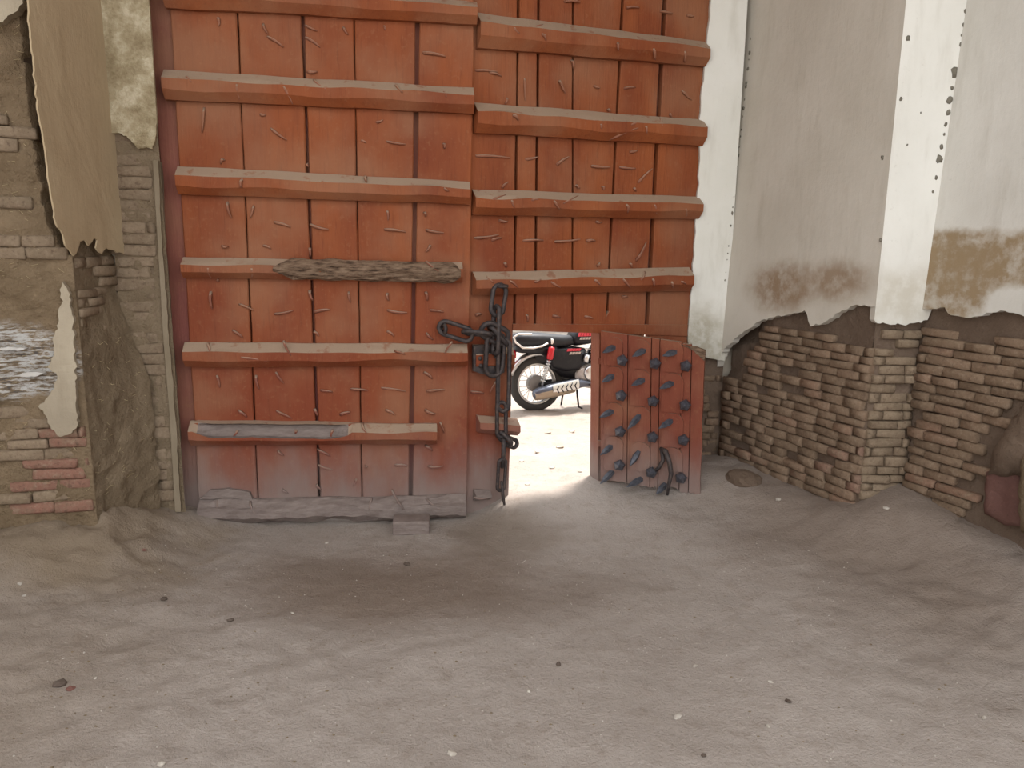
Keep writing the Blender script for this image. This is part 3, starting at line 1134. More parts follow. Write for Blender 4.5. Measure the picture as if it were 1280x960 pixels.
rail(FL, gl, (205, -30), (596, 3), (208, 9), (596, 31), DP, 1)
rail(FL, gl, (205, 87), (592, 110), (208, 124), (592, 142), DP, 2)
rail(FL, gl, (222, 208), (587, 227), (224, 243), (586, 255), DP, 3)
r3 = rail(FL, gl, (229, 321), (578, 328), (230, 347), (577, 353), DP, 4)
rail(FL, gl, (231, 428), (584, 430), (232, 459), (581, 457), DP, 5)
cavity(rail(FL, gl, (238, 526), (546, 530), (240, 557), (541, 555), DP, 6, prof=broken5, nseg=60), 8, 60)
rail(FL, gl, (250, 624), (582, 619), (255, 654), (578, 648), DP * 1.1, 7, mt=M['dusty_wood'], prof=rough6, nseg=60, wav=0.012)
(sA, zA) = FL.px(205, -30)
for k_ in (1, 2):
    vs_z = 0.56 * k_
    a = (205 - 6 * k_, -30 - 118 * k_)
    rail(FL, gl, a, (598, 3 - 115 * k_), (208 - 6 * k_, 9 - 118 * k_), (598, 31 - 115 * k_), DP, 40 + k_)

# weathered bare wood over the right part of the fourth rail
vs, fs = [], []
n_u, n_v = 70, 9
(sa, za) = FL.px(341, 323, DP)
(sb, zb) = FL.px(576, 329, DP)
for i in range(n_u + 1):
    u = i / n_u
    s = sa + (sb - sa) * u
    zc = za + (zb - za) * u - 0.058
    hh = 0.060 * min(1, 0.35 + u * 7, 0.5 + (1 - u) * 12) + 0.006 * noise.noise(Vector((s * 9, 3, 3)))
    for j in range(n_v + 1):
        a = math.pi * (j / n_v - 0.5) * 1.05
        d = DP * (0.55 + 0.68 * math.cos(a)) + 0.02 * fb(s * 9, j * 1.9, 12, 4) * math.cos(a)
        z = zc + hh * math.sin(a) + 0.006 * fb(s * 12, j * 2.3, 18, 3)
        vs.append(FL.P(s, d, z))
for i in range(n_u):
    for j in range(n_v):
        p = i * (n_v + 1) + j
        fs.append((p, p + 1, p + n_v + 2, p + n_v + 1))
tag(mk('splintered_wood', vs, fs, M['bare_wood'], r3), 'bare splintered grey wood')

# dusty filling in the cavity of the broken rail and the torn sheet at the foot
e = poly_px(FL, [(232 + 27, 622), (262, 617), (300, 612), (318, 618), (316, 624), (290, 624)], 0.02)
slab('dust_ledge', FL, rag([FL.px(249, 624, .03), FL.px(262, 613, .03), FL.px(285, 611, .03), FL.px(312, 616, .03), FL.px(316, 626, .03), FL.px(290, 623, .03)], True, 0.03, 0.004),
     -0.01, 0.028, M['dusty_wood'], gl)

# right leaf boards
op_l = edge_line(FR, (642, 412), (637, 610))
op_r = edge_line(FR, (750, 412), (748, 600))
OPZ = FR.px(690, 411)[1]
JR = [((590, 20), (583, 600)), ((647.5, 20), (643, 380)), ((673, 20), (669, 380)), ((717, 20), (716, 380)), ((778, 20), (760, 380)), ((830, 20), (810, 380)), ((905, 20), (874, 380))]
GR = [0, 0.010, 0.012, 0.008, 0.011, 0.022, 0]
ER = [edge_line(FR, a, b) for a, b in JR]
z_head = FR.px(690, 404)[1]
plank(FR, gr, ER[0], lambda z: ER[1](z) if z > OPZ else op_l(z), -0.03, TOPZ, 21.3, gapa=0, gapb=0.004)
for i in (1, 2, 3):
    plank(FR, gr, ER[i], ER[i + 1], OPZ + 0.005, TOPZ, 22.1 + i, d=random.uniform(-.005, .005), gapa=GR[i], gapb=GR[i + 1] * 0.6)
plank(FR, gr, lambda z: ER[4](z) if z > OPZ + .02 else op_r(z), ER[5], 0.1, TOPZ, 27.7, gapa=0.010, gapb=0.011, d=-.003)
plank(FR, gr, ER[5], ER[6], 0.1, TOPZ, 28.9, gapa=0.018, gapb=0)
sR = ER[6](2.0)
slab('backing_board', FR, [(0.01, OPZ), (op_l(OPZ) - 0.0, OPZ), (op_r(OPZ), OPZ), (ER[6](OPZ) - .02, OPZ), (ER[6](TOPZ) - .02, TOPZ), (0.01, TOPZ)], -0.10, -0.055, M['paint_post'], gr)
# jambs of the wicket opening
slab('wicket_jamb', FR, [(op_l(0.1) - 0.06, 0.1), (op_l(0.1), 0.1), (op_l(OPZ), OPZ), (op_l(OPZ) - 0.06, OPZ)], -0.11, -0.05, M['paint'], gr)
slab('wicket_jamb', FR, [(op_r(0.1), 0.1), (op_r(0.1) + 0.06, 0.1), (op_r(OPZ) + 0.06, OPZ), (op_r(OPZ), OPZ)], -0.12, -0.006, M['wicket_paint'], gr)  # darker wicket paint here stands in for the shade on this jamb
a0, a1 = FR.px(641, 405, .008), FR.px(860, 406, .008)
b0, b1 = FR.px(641, 413, .008), FR.px(860, 420, .008)
slab('wicket_head', FR, [b0, b1, a1, a0], -0.03, 0.012, M['paint'], gr)

rail(FR, gr, (596, 16), (881, 52), (596, 59), (881, 83), DP * 1.1, 31)
rail(FR, gr, (592.5, 128), (877.5, 150), (592.5, 166), (877, 182), DP * 1.1, 32)
rail(FR, gr, (590, 237), (872.5, 246), (590, 269), (872, 274), DP * 1.1, 33)
rail(FR, gr, (590.5, 340), (861, 334), (590.5, 369), (860, 364), DP * 1.1, 34)
for k_ in (1, 2):
    rail(FR, gr, (599, 16 - 112 * k_), (886 + 3 * k_, 52 - 98 * k_), (599, 59 - 112 * k_), (886 + 3 * k_, 83 - 98 * k_), DP * 1.1, 50 + k_)
rail(FR, gr, (591, 431), (639, 432), (591, 466), (639, 465), DP, 35, nseg=8)
rail(FR, gr, (596, 519), (646, 523), (596, 540), (644, 545), DP, 36, nseg=8, mt=M['nail'])
rail(FR, gr, (592, 612), (612, 613), (592, 626), (611, 624), DP * 0.7, 37, nseg=6, mt=M['dusty_wood'])
# iron lock plate behind the chain
e = poly_px(FR, [(592, 432), (629, 430), (631, 466), (612, 470), (592, 464)], 0.075)
slab('lock_plate', FR, rag(e, True, 0.03, 0.003), 0.045, 0.07, M['iron'], gr)
for (x, y) in ((600, 448), (601, 457), (620, 446), (622, 455)):
    s, z = FR.px(x, y, .075)
    v_, f_ = tube([FR.P(s, 0.06, z), FR.P(s, 0.08, z), FR.P(s, 0.086, z)], [0.016, 0.014, 0.006], 8)
    mk('rivet', v_, f_, M['iron'], gr, True)

# ------------------------------------------------------------------ nails
NAILS_L = """328.7,30,335.5,43 334.5,46,354.5,59 272.5,22,274,33 382,32,397,39 382,47,400,59 233,96,239.5,103 296,106,299.5,124 355,109,365.5,130
255,136,252.5,166 325,143,332.5,144 339,161,359,175 280,199,276,205 302.5,224,302,235 384,204,386,209 429,34,435.5,44 480,32,481,38
529.5,66,557,71 392.5,100,408,112 495,106,504,117 554,114,558,122 484,177,507,180.5 451,176,458,179 470,153,479,150 555,179,555,186
403,226,407,228 457.5,221,459,229.5 555,235,561,239 384,90,397,90 284,253,290,272.5 343,278,363.5,284 388,281,411,287 277,308,286,308
329,307,339,311 317,257.5,312.5,273 387,310,387.5,321.5 260,335.5,264,347.5 314.5,335.5,315,346 368,326,365,333 263.5,365,266,386
299.5,380.5,317.5,388 344,392.5,366.5,388 393,390,413,387 387,363,392,376 291,413,304,422 392,414.5,399,420 354.5,426.5,364,444.5 260,429,263,441
302,447,334,451.5 484,263.5,485,275.5 481.5,287,507,290 533,287.5,555,291 530.5,265,532,271 538,306.5,532,315 533,327,548.5,339
436,365,438.5,378 484,366.5,486,376 485,388,509,390.5 538,388,554.5,390 532,365,534,376 484,414,493,420.5 533,416.5,541.5,424.5
565,427.5,556,442 493.5,438.5,506.5,443 271,469.5,275,484 345,465.5,355,479 401,488,416,490 320,469.5,324,486 298,513,309,521 346,514,365,523
393,511,397,520 370,537,369,542 416.5,537,414,546 347.5,563,355,569 397,562,413,570 398,581.5,416,587 396,605,401.5,612 353,611.5,360.5,616.5
272,624.5,273,641 312.5,627,319,643 530,465.5,540.5,473 439,486.5,460,488 477.5,485,507,489 534,489,556,487 482,512.5,494,518.5 531.5,512.5,544.5,517
425,518.5,438,515 453,529,459,542 550,528,555,541 531.5,557,540.5,563 494,581.5,509,582 535.5,583,554,582 490,613,505.5,637.5 534,624.5,552,637.5
465,623,461,637.5 445.5,598.5,441.5,607.5 297,538,292,545 456,582,460,583 271,350,274,352"""
NAILS_R = """595,88,622,90 612.5,91,627,95.5 641,34,649.5,42 666,35,679,31 677.5,42.5,682,51 706,2,725,3 784,9.5,799,10 826,14,840,17 859,19,867,20.5
772,53,772,64 817,61,817.5,74 856,64.5,855,77.5 655.5,97.5,656,126 699.5,101,706,117 742.5,107.5,750,110 780,110.5,794,109.5 852.5,114,864,125
634,122.5,631,130 714,75,716,86 760,136,762,140 641,144,647.5,151 751,155,751,161 762.5,174.5,797.5,160 789,156,800,153 807.5,157.5,808,167
824.5,147.5,827.5,157.5 837,142,840,147 596,195,637,197.5 656,199,672.5,196 696,206,711,196 740,207.5,762,209 775,209,794.5,210.5 798,228,815,211
787,190,797,188 627.5,235,635,227.5 720,231,724,236 753,232.5,754,237.5 792.5,234.5,795,239 594,297.5,623,293.5 614.5,300.5,626.5,297.5
617,249,631,244 608.5,346,617,353.5 631,328,633.5,334 639.5,250,643,259.5 664,250.5,672.5,249.5 692.5,251,699,262 705,254,722.5,244.5
783,255.5,784,266 818,256,820,267.5 857,261,857.5,270 624,275.5,634,277 654,301,679,300.5 694.5,302,724.5,299 733,301,744,301 795.5,325,807,302.5
746,332.5,749.5,327.5 787.5,329,789.5,334.5 745,277,752.5,278 637,351,647.5,360 667.5,352.5,676,349 689,352.5,700,359 743,350,749.5,356
779,349,787,359 801,349.5,805.5,339.5 816,348,817,357.5 839.5,352,840,359 851,352,857.5,356 731,396,741,398 691,395,700,397 594,394,602,392.5
777.5,371,784,371 657.5,392.5,659,402.5 589,490,604.5,491.5 620,477,612,491.5 593,622,610,622"""
NM = []
for v in range(4):
    L_ = 1.0
    pts, rad = [], []
    for i in range(5):
        u = i / 4
        pts.append((u, 0.05 * math.sin(u * 3.1) * (1 if v % 2 else -1), 0.10 + (-0.16 if i == 0 else 0.06 * math.sin(u * 3.0 + v))))
        rad.append([0.11, 0.105, 0.09, 0.075, 0.04][i])
    me_v, me_f = tube(pts, rad, 5)
    me = bpy.data.meshes.new('nail')
    me.from_pydata([tuple(q) for q in me_v], [], me_f)
    me.materials.append(M['nail'])
    for p in me.polygons:
        p.use_smooth = True
    NM.append(me)


def in_quad(x, y, q):
    s = None
    for i in range(4):
        a, b = q[i], q[(i + 1) % 4]
        c_ = (b[0] - a[0]) * (y - a[1]) - (b[1] - a[1]) * (x - a[0])
        if s is None:
            s = c_ > 0
        elif (c_ > 0) != s:
            return False
    return True


def nails(F, parent, text):
    for tok in text.split():
        x0, y0, x1, y1 = map(float, tok.split(','))
        d0, d1 = 0.002, 0.002
        for (F_, o_, q, dp) in RAILS:
            if F_ is F:
                def dep(x, y):
                    if not in_quad(x, y, q):
                        return None
                    yt = q[0][1] + (q[1][1] - q[0][1]) * (x - q[0][0]) / (q[1][0] - q[0][0])
                    yb = q[3][1] + (q[2][1] - q[3][1]) * (x - q[3][0]) / (q[2][0] - q[3][0])
                    f_ = (yb - y) / max(1e-3, yb - yt)
                    if f_ > 0.66:
                        return dp * (1 - 0.78 * (f_ - 0.66) / 0.34)
                    if f_ < 0.3:
                        return dp * (0.45 + 0.55 * f_ / 0.3)
                    return dp
                a_, b_ = dep(x0, y0), dep(x1, y1)
                if a_ is not None:
                    d0 = a_
                if b_ is not None:
                    d1 = b_
                if a_ is None and b_ is not None:
                    d0 = b_
                if b_ is None and a_ is not None:
                    d1 = a_
        a = F.P(F.px(x0, y0, d0)[0], d0, F.px(x0, y0, d0)[1])
        b = F.P(F.px(x1, y1, d1)[0], d1, F.px(x1, y1, d1)[1])
        X = (b - a)
        L = X.length
        X.normalize()
        Z = (F.n - X * F.n.dot(X)).normalized()
        Y = Z.cross(X)
        m = Matrix.Identity(4)
        wd = 0.078 * random.uniform(0.85, 1.2)
        for i, (ax, sc) in enumerate(((X, L), (Y, wd), (Z, wd))):
            m.col[i][:3] = ax * sc
        m.col[3][:3] = a
        link_mesh('nail', random.choice(NM), None, parent, m)


nails(FL, gl, NAILS_L)
nails(FR, gr, NAILS_R)


# ------------------------------------------------------------------ chain
ch = thing('door_chain', FR.P(0.2, 0.1, 0.15), 'rusty iron chain and hasp fastening the two gate leaves', 'chain')


def on(F, x, y, d):
    s, z = F.px(x, y, d)
    return F.P(s, d, z)


def link(A, B, width, rad, side, name='link'):
    """stadium ring from A to B, its plane spanned by AB and side"""
    A, B = Vector(A), Vector(B)
    x = (B - A).normalized()
    side = (side - x * side.dot(x)).normalized()
    r = width / 2
    a, b = A + x * r, B - x * r
    pts = []
    for i in range(9):
        th = math.pi * i / 8
        pts.append(b + (side * math.cos(th) + x * math.sin(th)) * r)
    for i in range(9):
        th = math.pi * i / 8
        pts.append(a - (side * math.cos(th) + x * math.sin(th)) * r)
    pts = [p + Vector((random.uniform(-1, 1), random.uniform(-1, 1), random.uniform(-1, 1))) * 0.0012 for p in pts]
    v_, f_ = tube(pts, rad * 1.22, 7, closed=True)
    return mk(name, v_, f_, M['iron'], ch, True)


UPZ = Vector((0, 0, 1))
# staple on the left leaf
link(on(FL, 552, 411, -0.01), on(FL, 557, 411, 0.085), 0.05, 0.010, UPZ, 'staple')
link(on(FL, 549, 407, 0.06), on(FL, 590, 421, 0.07), 0.080, 0.0115, UPZ)
link(on(FL, 579, 415, 0.07), on(FL, 613, 418, 0.11), 0.062, 0.0115, FL.n + UPZ * 0.35)
link(on(FR, 603, 409, 0.13), on(FR, 634, 425, 0.12), 0.10, 0.0135, UPZ + FR.n * 0.3)
link(on(FR, 612, 408, 0.11), on(FR, 632, 431, 0.10), 0.07, 0.012, FR.n)
# upright hasp
link(on(FR, 626, 356, 0.085), on(FR, 620, 394, 0.11), 0.082, 0.0120, FR.u)
link(on(FR, 621, 383, 0.11), on(FR, 619, 442, 0.12), 0.055, 0.0125, FR.n + FR.u * 0.25)
link(on(FR, 628, 357, 0.02), on(FR, 628, 358, 0.11), 0.05, 0.010, FR.u, 'staple')
# broad shackle over the lock plate
link(on(FR, 620, 416, 0.12), on(FR, 617, 470, 0.10), 0.115, 0.0125, FR.u)
# long hanging links
link(on(FR, 630, 424, 0.12), on(FR, 629, 514, 0.09), 0.070, 0.0120, FR.u + FR.n * 0.2)
link(on(FR, 627, 503, 0.09), on(FR, 627, 546, 0.085), 0.058, 0.0110, FR.u + FR.n * 0.1)
link(on(FR, 623, 541, 0.06), on(FR, 638, 556, 0.10), 0.06, 0.013, FR.n + UPZ)
link(on(FR, 631, 550, 0.08), on(FR, 646, 556, 0.06), 0.05, 0.011, UPZ)
v_, f_ = tube([on(FR, 630, 548, 0.08), on(FR, 629.5, 566, 0.085), on(FR, 628, 585, 0.08)], [0.017, 0.015, 0.013], 8)
mk('bolt', v_, f_, M['iron'], ch, True)
link(on(FR, 628, 574, 0.085), on(FR, 626, 613, 0.075), 0.05, 0.0095, FR.u)
v_, f_ = tube([on(FR, 627, 602, 0.08), on(FR, 629, 622, 0.08), on(FR, 632, 640, 0.085)], [0.010, 0.011, 0.004], 7)
mk('hook', v_, f_, M['iron'], ch, True)

# ------------------------------------------------------------------ wicket door with spikes
wd = thing('wicket_door', FW.P(0.3, 0, 0.13), 'small spiked red wicket door standing open beside the motorcycle', 'door')
WQ = [FW.px(751, 603), FW.px(876, 617), FW.px(881, 432), FW.px(751, 414)]   # BL BR TR TL


def wpt(u, v):
    a = Vector(WQ[0]).lerp(Vector(WQ[1]), u)
    b = Vector(WQ[3]).lerp(Vector(WQ[2]), u)
    return a.lerp(b, v)


cuts = [0, 0.27, 0.5, 0.58, 0.79, 0.88, 1.0]
for i in range(6):
    u0, u1 = cuts[i] + (0.004 if i else 0), cuts[i + 1] - 0.004
    bot = [wpt(u0 + (u1 - u0) * j / 6, 0.0 + (0.018 * random.uniform(0, 1.4) if i < 4 else -0.01 * random.random())) for j in range(7)]
    topv = 1.0 - (0.035 if i == 5 else 0.0)
    tp = [wpt(u1 + (u0 - u1) * j / 3, topv + (random.uniform(-.012, .004) if i > 3 else 0)) for j in range(4)]
    side = [wpt(u1 + (random.uniform(-.01, .012) if i == 5 else 0), 0.1 * k_) for k_ in range(1, 10)]
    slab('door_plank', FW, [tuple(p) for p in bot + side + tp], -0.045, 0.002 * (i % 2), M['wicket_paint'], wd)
# frayed top corner
e = [wpt(0.72, 0.995), wpt(0.9, 0.985), wpt(1.005, 0.97), wpt(1.0, 0.9), wpt(0.95, 0.93), wpt(0.86, 0.965)]
slab('splintered_corner', FW, rag([tuple(p) for p in e], True, 0.015, 0.004), -0.03, 0.006, M['bare_wood'], wd)
for u, v in ((0.0, 0.8), (0.0, 0.25)):
    p = wpt(u, v)
    v_, f_ = box_vf(-0.03, 0.09, -0.006, 0.006, -0.02, 0.02)
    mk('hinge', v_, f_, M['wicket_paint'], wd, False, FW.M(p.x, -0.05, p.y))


def scale_plate(x0, x1, yt, yb):
    d = 0.004
    pts = []
    (sl, zb), (sr, _) = FW.px(x0, yb, d), FW.px(x1, yb, d)
    _, zt = FW.px((x0 + x1) / 2, yt, d)
    r = (sr - sl) / 2
    for i in range(13):
        th = math.pi * i / 12
        pts.append(((sl + sr) / 2 + r * math.cos(th), zt - r * 0.9 + r * 0.9 * math.sin(th)))
    pts += [(sl, zb), (sr, zb)]
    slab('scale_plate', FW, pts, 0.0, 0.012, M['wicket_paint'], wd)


for x0, x1, tops in ((755, 778, (421, 458, 503, 545)), (787, 812, (424, 462, 508, 552)), (826, 853, (426, 466, 516, 559))):
    for i, yt in enumerate(tops):
        yb = tops[i + 1] + 1 if i + 1 < len(tops) else 590
        scale_plate(x0, x1, yt, yb - 3)


def spike(bx, by, tx, ty, dt, r):
    a = on(FW, bx, by, 0.004)
    b = on(FW, tx, ty, dt)
    dvec = b - a
    k = 5
    v_, f_ = tube([a - dvec * 0.05, a + dvec * 0.3, a + dvec * 0.62, b], [r * 0.8, r, r * 0.8, r * 0.06], k)
    mk('spike', v_, f_, M['spike'], wd)


for bx, by, tx, ty in [(767.5, 434, 753, 441), (805, 438, 790, 446), (844, 440, 828, 445), (766, 470, 752, 478), (804, 475, 789, 482), (840, 479, 824, 486),
                       (765, 514, 749, 522), (799, 520, 784, 537), (839, 526, 823, 536), (764, 558, 750, 569), (798, 565, 787, 583), (765, 590, 750, 605),
                       (801, 599, 783, 609), (831, 606, 820, 618)]:
    spike(bx, by, tx, ty, 0.09, 0.0225)
for bx, by in [(777.5, 451), (818.5, 455), (857, 458), (776, 495), (816, 502), (856, 507), (775, 540), (815.5, 547), (854, 550.5), (774, 582), (814, 591), (851, 598)]:
    spike(bx + 0.5, by - 1, bx - 0.5, by + 1, 0.10, 0.040)
# hanging hasp at the foot
v_, f_ = tube([on(FW, 826, 561, .02), on(FW, 832, 564, .06), on(FW, 837, 578, .07), on(FW, 839, 592, .07), on(FW, 836, 606, .07), on(FW, 834, 619, .075)], [0.014, 0.017, 0.016, 0.015, 0.012, 0.008], 7)
mk('hasp', v_, f_, M['iron'], wd, True)
v_, f_ = tube([on(FW, 827, 561, .03), on(FW, 829, 575, .05), on(FW, 824, 584, .05), on(FW, 817, 590, .04)], [0.012, 0.014, 0.012, 0.010], 7)
mk('hasp', v_, f_, M['iron'], wd, True)

# ------------------------------------------------------------------ small loose things
p = FL.px(513, 656, 0.12)
v_, f_ = box_vf(-0.11, 0.11, -0.07, 0.07, -0.045, 0.045)
q = ray(513, 657)
tt = (0.045 - CAMH) / q.z
bp = CAM_P + q * tt
blk = mk('timber_block', v_, f_, M['dusty_wood'], None, False, Matrix.Translation((bp.x, bp.y + 0.04, gz(bp.x, bp.y) + 0.04)) @ Matrix.Rotation(0.1, 4, 'Z'))
bevel_obj(blk, 0.012, 2)
tag(blk, 'grey dusty timber block wedged under the left gate leaf', 'block')

M['pebble'] = mat_earth('pale_stone', (0.3, 0.26, 0.21), (0.5, 0.45, 0.39), 20, 0.5, 0.004).m
M['pebble_dark'] = mat_earth('dark_clod', (0.07, 0.05, 0.04), (0.13, 0.1, 0.08), 20, 0.5, 0.004).m
M['pebble_red'] = mat_earth('brick_crumb', (0.15, 0.07, 0.055), (0.2, 0.1, 0.08), 20, 0.5, 0.004).m


def floor_at(x, y):
    r = ray(x, y)
    t0 = 1.0
    for _ in range(200):
        q_ = CAM_P + r * t0
        if q_.z < gz(q_.x, q_.y):
            break
        t0 += 0.03
    lo, hi = t0 - 0.03, t0
    for _ in range(12):
        mid = (lo + hi) / 2
        q_ = CAM_P + r * mid
        if q_.z < gz(q_.x, q_.y):
            hi = mid
        else:
            lo = mid
    return CAM_P + r * hi


def stone(name, x, y, r, mt, label, cat, group=None, flat=0.6):
    p_ = floor_at(x, y)
    bm = bmesh.new()
    bmesh.ops.create_icosphere(bm, subdivisions=1 if r < .04 else 3, radius=r)
    for v in bm.verts:
        v.co *= random.uniform(0.75, 1.25) if r < .04 else 1 + 0.35 * fb(v.co.x * 9, v.co.y * 9, v.co.z * 9 + 3, 3)
        v.co.z *= flat
        v.co.x *= 1.25
    me = bpy.data.meshes.new(name)
    bm.to_mesh(me)
    bm.free()
    me.materials.append(mt)
    o = bpy.data.objects.new(name, me)
    COL.objects.link(o)
    o.location = p_ + Vector((0, 0, r * flat * (0.45 if r < .04 else 0.05)))
    o.rotation_euler = (random.uniform(-.2, .2), random.uniform(-.2, .2), random.uniform(0, 6))
    tag(o, label, cat, group)


for x, y, r in [(869, 833, .011), (847, 897, .013), (973, 625, .016), (1108, 636, .016), (1234, 650, .017), (960, 908, .008), (661, 864, .008),
                (366, 767, .009), (202, 956, .013), (25, 730, .012), (30, 745, .008), (408, 679, .011), (119, 848, .007), (1230, 898, .01), (565, 943, .013), (963, 853, .009)]:
    stone('pebble', x, y, r, M['pebble'], 'small pale pebble lying on the earth floor', 'pebble', 'pale pebbles on the floor')
for x, y, r in [(985, 877, .012), (698, 831, .012), (75, 857, .022), (205, 750, .016), (509, 706, .018), (288, 776, .014), (880, 945, .01)]:
    stone('clod', x, y, r, M['pebble_dark'], 'dark clod of earth lying on the floor', 'clod', 'dark clods on the floor')
for x, y, r in [(88, 862, .016), (180, 688, .012), (152, 594, .014)]:
    stone('brick_crumb', x, y, r, M['pebble_red'], 'reddish brick crumb lying on the floor', 'brick crumb', 'brick crumbs on the left')
stone('mound_stone', 930, 600, .095, M['mud'], 'brown earth-coated stone at the foot of the right brick wall', 'stone', None, 0.6)
# crumbs and grit nobody could count
vs, fs = [], []
for i in range(420):
    x, y = random.uniform(-1.9, 1.8), random.uniform(1.9, 3.95)
    if random.random() < 0.5:
        x = random.uniform(-1.9, -0.2)
    r = random.uniform(.002, .006)
    z = gz(x, y)
    b0_ = len(vs)
    for a in range(5):
        th = a * 1.257 + random.random() * .6
        vs.append((x + 1.5 * r * math.cos(th), y + r * math.sin(th), z - .001))
    vs.append((x, y, z + r * .6))
    fs += [(b0_ + a, b0_ + (a + 1) % 5, b0_ + 5) for a in range(5)]
n_dark = len(fs)
for i in range(600):
    x, y = random.uniform(-1.9, 1.8), random.uniform(1.9, 3.9)
    r = random.uniform(.002, .0055)
    z = gz(x, y)
    b0_ = len(vs)
    for a in range(4):
        th = a * 1.57 + random.random()
        vs.append((x + r * math.cos(th), y + r * math.sin(th), z - .001))
    vs.append((x, y, z + r * .8))
    fs += [(b0_ + a, b0_ + (a + 1) % 4, b0_ + 4) for a in range(4)]
grit = mk('grit', vs, fs, M['mud_grey'])
grit.data.materials.append(M['pebble'])
for i, p_ in enumerate(grit.data.polygons):
    p_.material_index = 0 if i < n_dark else 1
tag(grit, 'fine pale and brown grit strewn over the earth floor', 'grit', None, 'stuff')
for x, y, r in [(659, 606, .02), (690, 585, .02), (652, 577, .022), (700, 560, .03), (672, 566, .025), (715, 540, .03), (685, 542, .025), (725, 590, .018)]:
    stone('street_stone', x, y, r, M['pebble'], 'pale stone on the bright street ground beyond the wicket', 'stone', 'stones on the street', 0.5)

# ------------------------------------------------------------------ motorcycle in the street
def simple(name, c, rough=0.5, metal=0.0, spec=0.5):
    t_ = NT(name, rough, metal, spec)
    n_ = t_.noise(t_.pos(), 30, 3)
    t_.col(t_.mix(t_.rng(n_, 0.45, 0.75, 0, 0.35), c, tuple(v * 0.7 + 0.02 for v in c)))
    return t_.m


MB = {'black': simple('black_enamel', (0.010, 0.010, 0.013), 0.4, 0, 0.3), 'vinyl': simple('black_vinyl', (0.014, 0.015, 0.018), 0.5, 0, 0.3),
      'rubber': simple('tyre_rubber', (0.035, 0.034, 0.033), 0.85), 'chrome': simple('chrome', (0.62, 0.62, 0.62), 0.28, 0.9),
      'alloy': simple('engine_alloy', (0.5, 0.48, 0.46), 0.5, 0.6), 'red': simple('red_shock', (0.5, 0.012, 0.02), 0.35),
      'white': simple('white_piping', (0.75, 0.72, 0.68), 0.5), 'steel': simple('blued_exhaust', (0.09, 0.1, 0.13), 0.35, 0.5),
      'decal': simple('red_decal', (0.62, 0.04, 0.07), 0.4), 'decal_pale': simple('pale_decal', (0.42, 0.36, 0.33), 0.4),
      'drum': simple('grey_drum', (0.2, 0.19, 0.18), 0.6, 0.3), 'tan': simple('tan_exhaust', (0.3, 0.24, 0.18), 0.4, 0.5)}
# rear contact point: where the tyre meets the street
r_ = ray(670, 513.5)
t_ = (-0.03 - CAMH) / r_.z
bk = CAM_P + r_ * t_
ANG = R(20)
BMAT = Matrix.Translation((bk.x, bk.y, -0.035)) @ Matrix.Rotation(ANG, 4, 'Z') @ Matrix.Rotation(R(-3), 4, 'X')
mc = bpy.data.objects.new('motorcycle', None)
COL.objects.link(mc)
mc.matrix_basis = BMAT
tag(mc, 'black motorcycle with red rear shock parked outside the wicket', 'motorcycle')


def mpart(name, v_, f_, m_, parent=mc, smooth=True, label=None):
    o = mk(name, v_, f_, MB[m_], parent, smooth)
    if label:
        o['label'] = label
    return o


def ring(cx, cz, y, R_, r, k=40, kk=10):
    return tube([(cx + R_ * math.cos(2 * math.pi * i / k), y, cz + R_ * math.sin(2 * math.pi * i / k)) for i in range(k)], r, kk, closed=True)


def wheel(cx):
    e_ = bpy.data.objects.new('wheel', None)
    v_, f_ = ring(cx, 0.3, 0, 0.252, 0.045, 44, 12)
    ty = mpart('wheel', v_, f_, 'rubber')
    bpy.data.objects.remove(e_)
    v_, f_ = ring(cx, 0.3, -0.022, 0.212, 0.014, 40, 8)
    mpart('rim', v_, f_, 'chrome', ty)
    v_, f_ = ring(cx, 0.3, 0.022, 0.212, 0.014, 40, 8)
    mpart('rim', v_, f_, 'chrome', ty)
    v_, f_ = tube([(cx, -0.06, 0.3), (cx, -0.05, 0.3), (cx, 0.05, 0.3), (cx, 0.06, 0.3)], [0.075, 0.095, 0.095, 0.06], 20)
    mpart('hub', v_, f_, 'drum', ty)
    for i in range(20):
        a = 2 * math.pi * i / 20 + 0.1
        s_ = 0.045 if i % 2 else -0.045
        b_ = a + (0.35 if (i // 2) % 2 else -0.35)
        v_, f_ = tube([(cx + 0.065 * math.cos(b_), s_, 0.3 + 0.065 * math.sin(b_)), (cx + 0.21 * math.cos(a), 0, 0.3 + 0.21 * math.sin(a))], 0.0035, 5)
        mpart('spoke', v_, f_, 'chrome', ty)
    return ty


wheel(0.0)
wheel(1.22)


def arc_sheet(cx, cz, R_, a0, a1, w_, drop, n=18):
    vs_, fs_ = [], []
    for i in range(n + 1):
        a = R(a0 + (a1 - a0) * i / n)
        for (y, rr) in ((-w_, R_ - drop), (-w_ * .8, R_), (0, R_ + .012), (w_ * .8, R_), (w_, R_ - drop), (w_ * .7, R_ - .006), (0, R_ + .004), (-w_ * .7, R_ - .006)):
            vs_.append((cx + rr * math.cos(a), y, cz + rr * math.sin(a)))
    for i in range(n):
        for j in range(8):
            p_, q_ = i * 8, (i + 1) * 8
            fs_.append((p_ + j, p_ + (j + 1) % 8, q_ + (j + 1) % 8, q_ + j))
    fs_ += [tuple(range(8)), tuple(n * 8 + j for j in range(8))]
    return vs_, fs_


v_, f_ = arc_sheet(0, 0.3, 0.335, 20, 160, 0.07, 0.03)
mpart('rear_fender', v_, f_, 'chrome', label='chrome rear mudguard')
v_, f_ = arc_sheet(1.22, 0.3, 0.325, 30, 175, 0.06, 0.03)
mpart('front_fender', v_, f_, 'chrome')


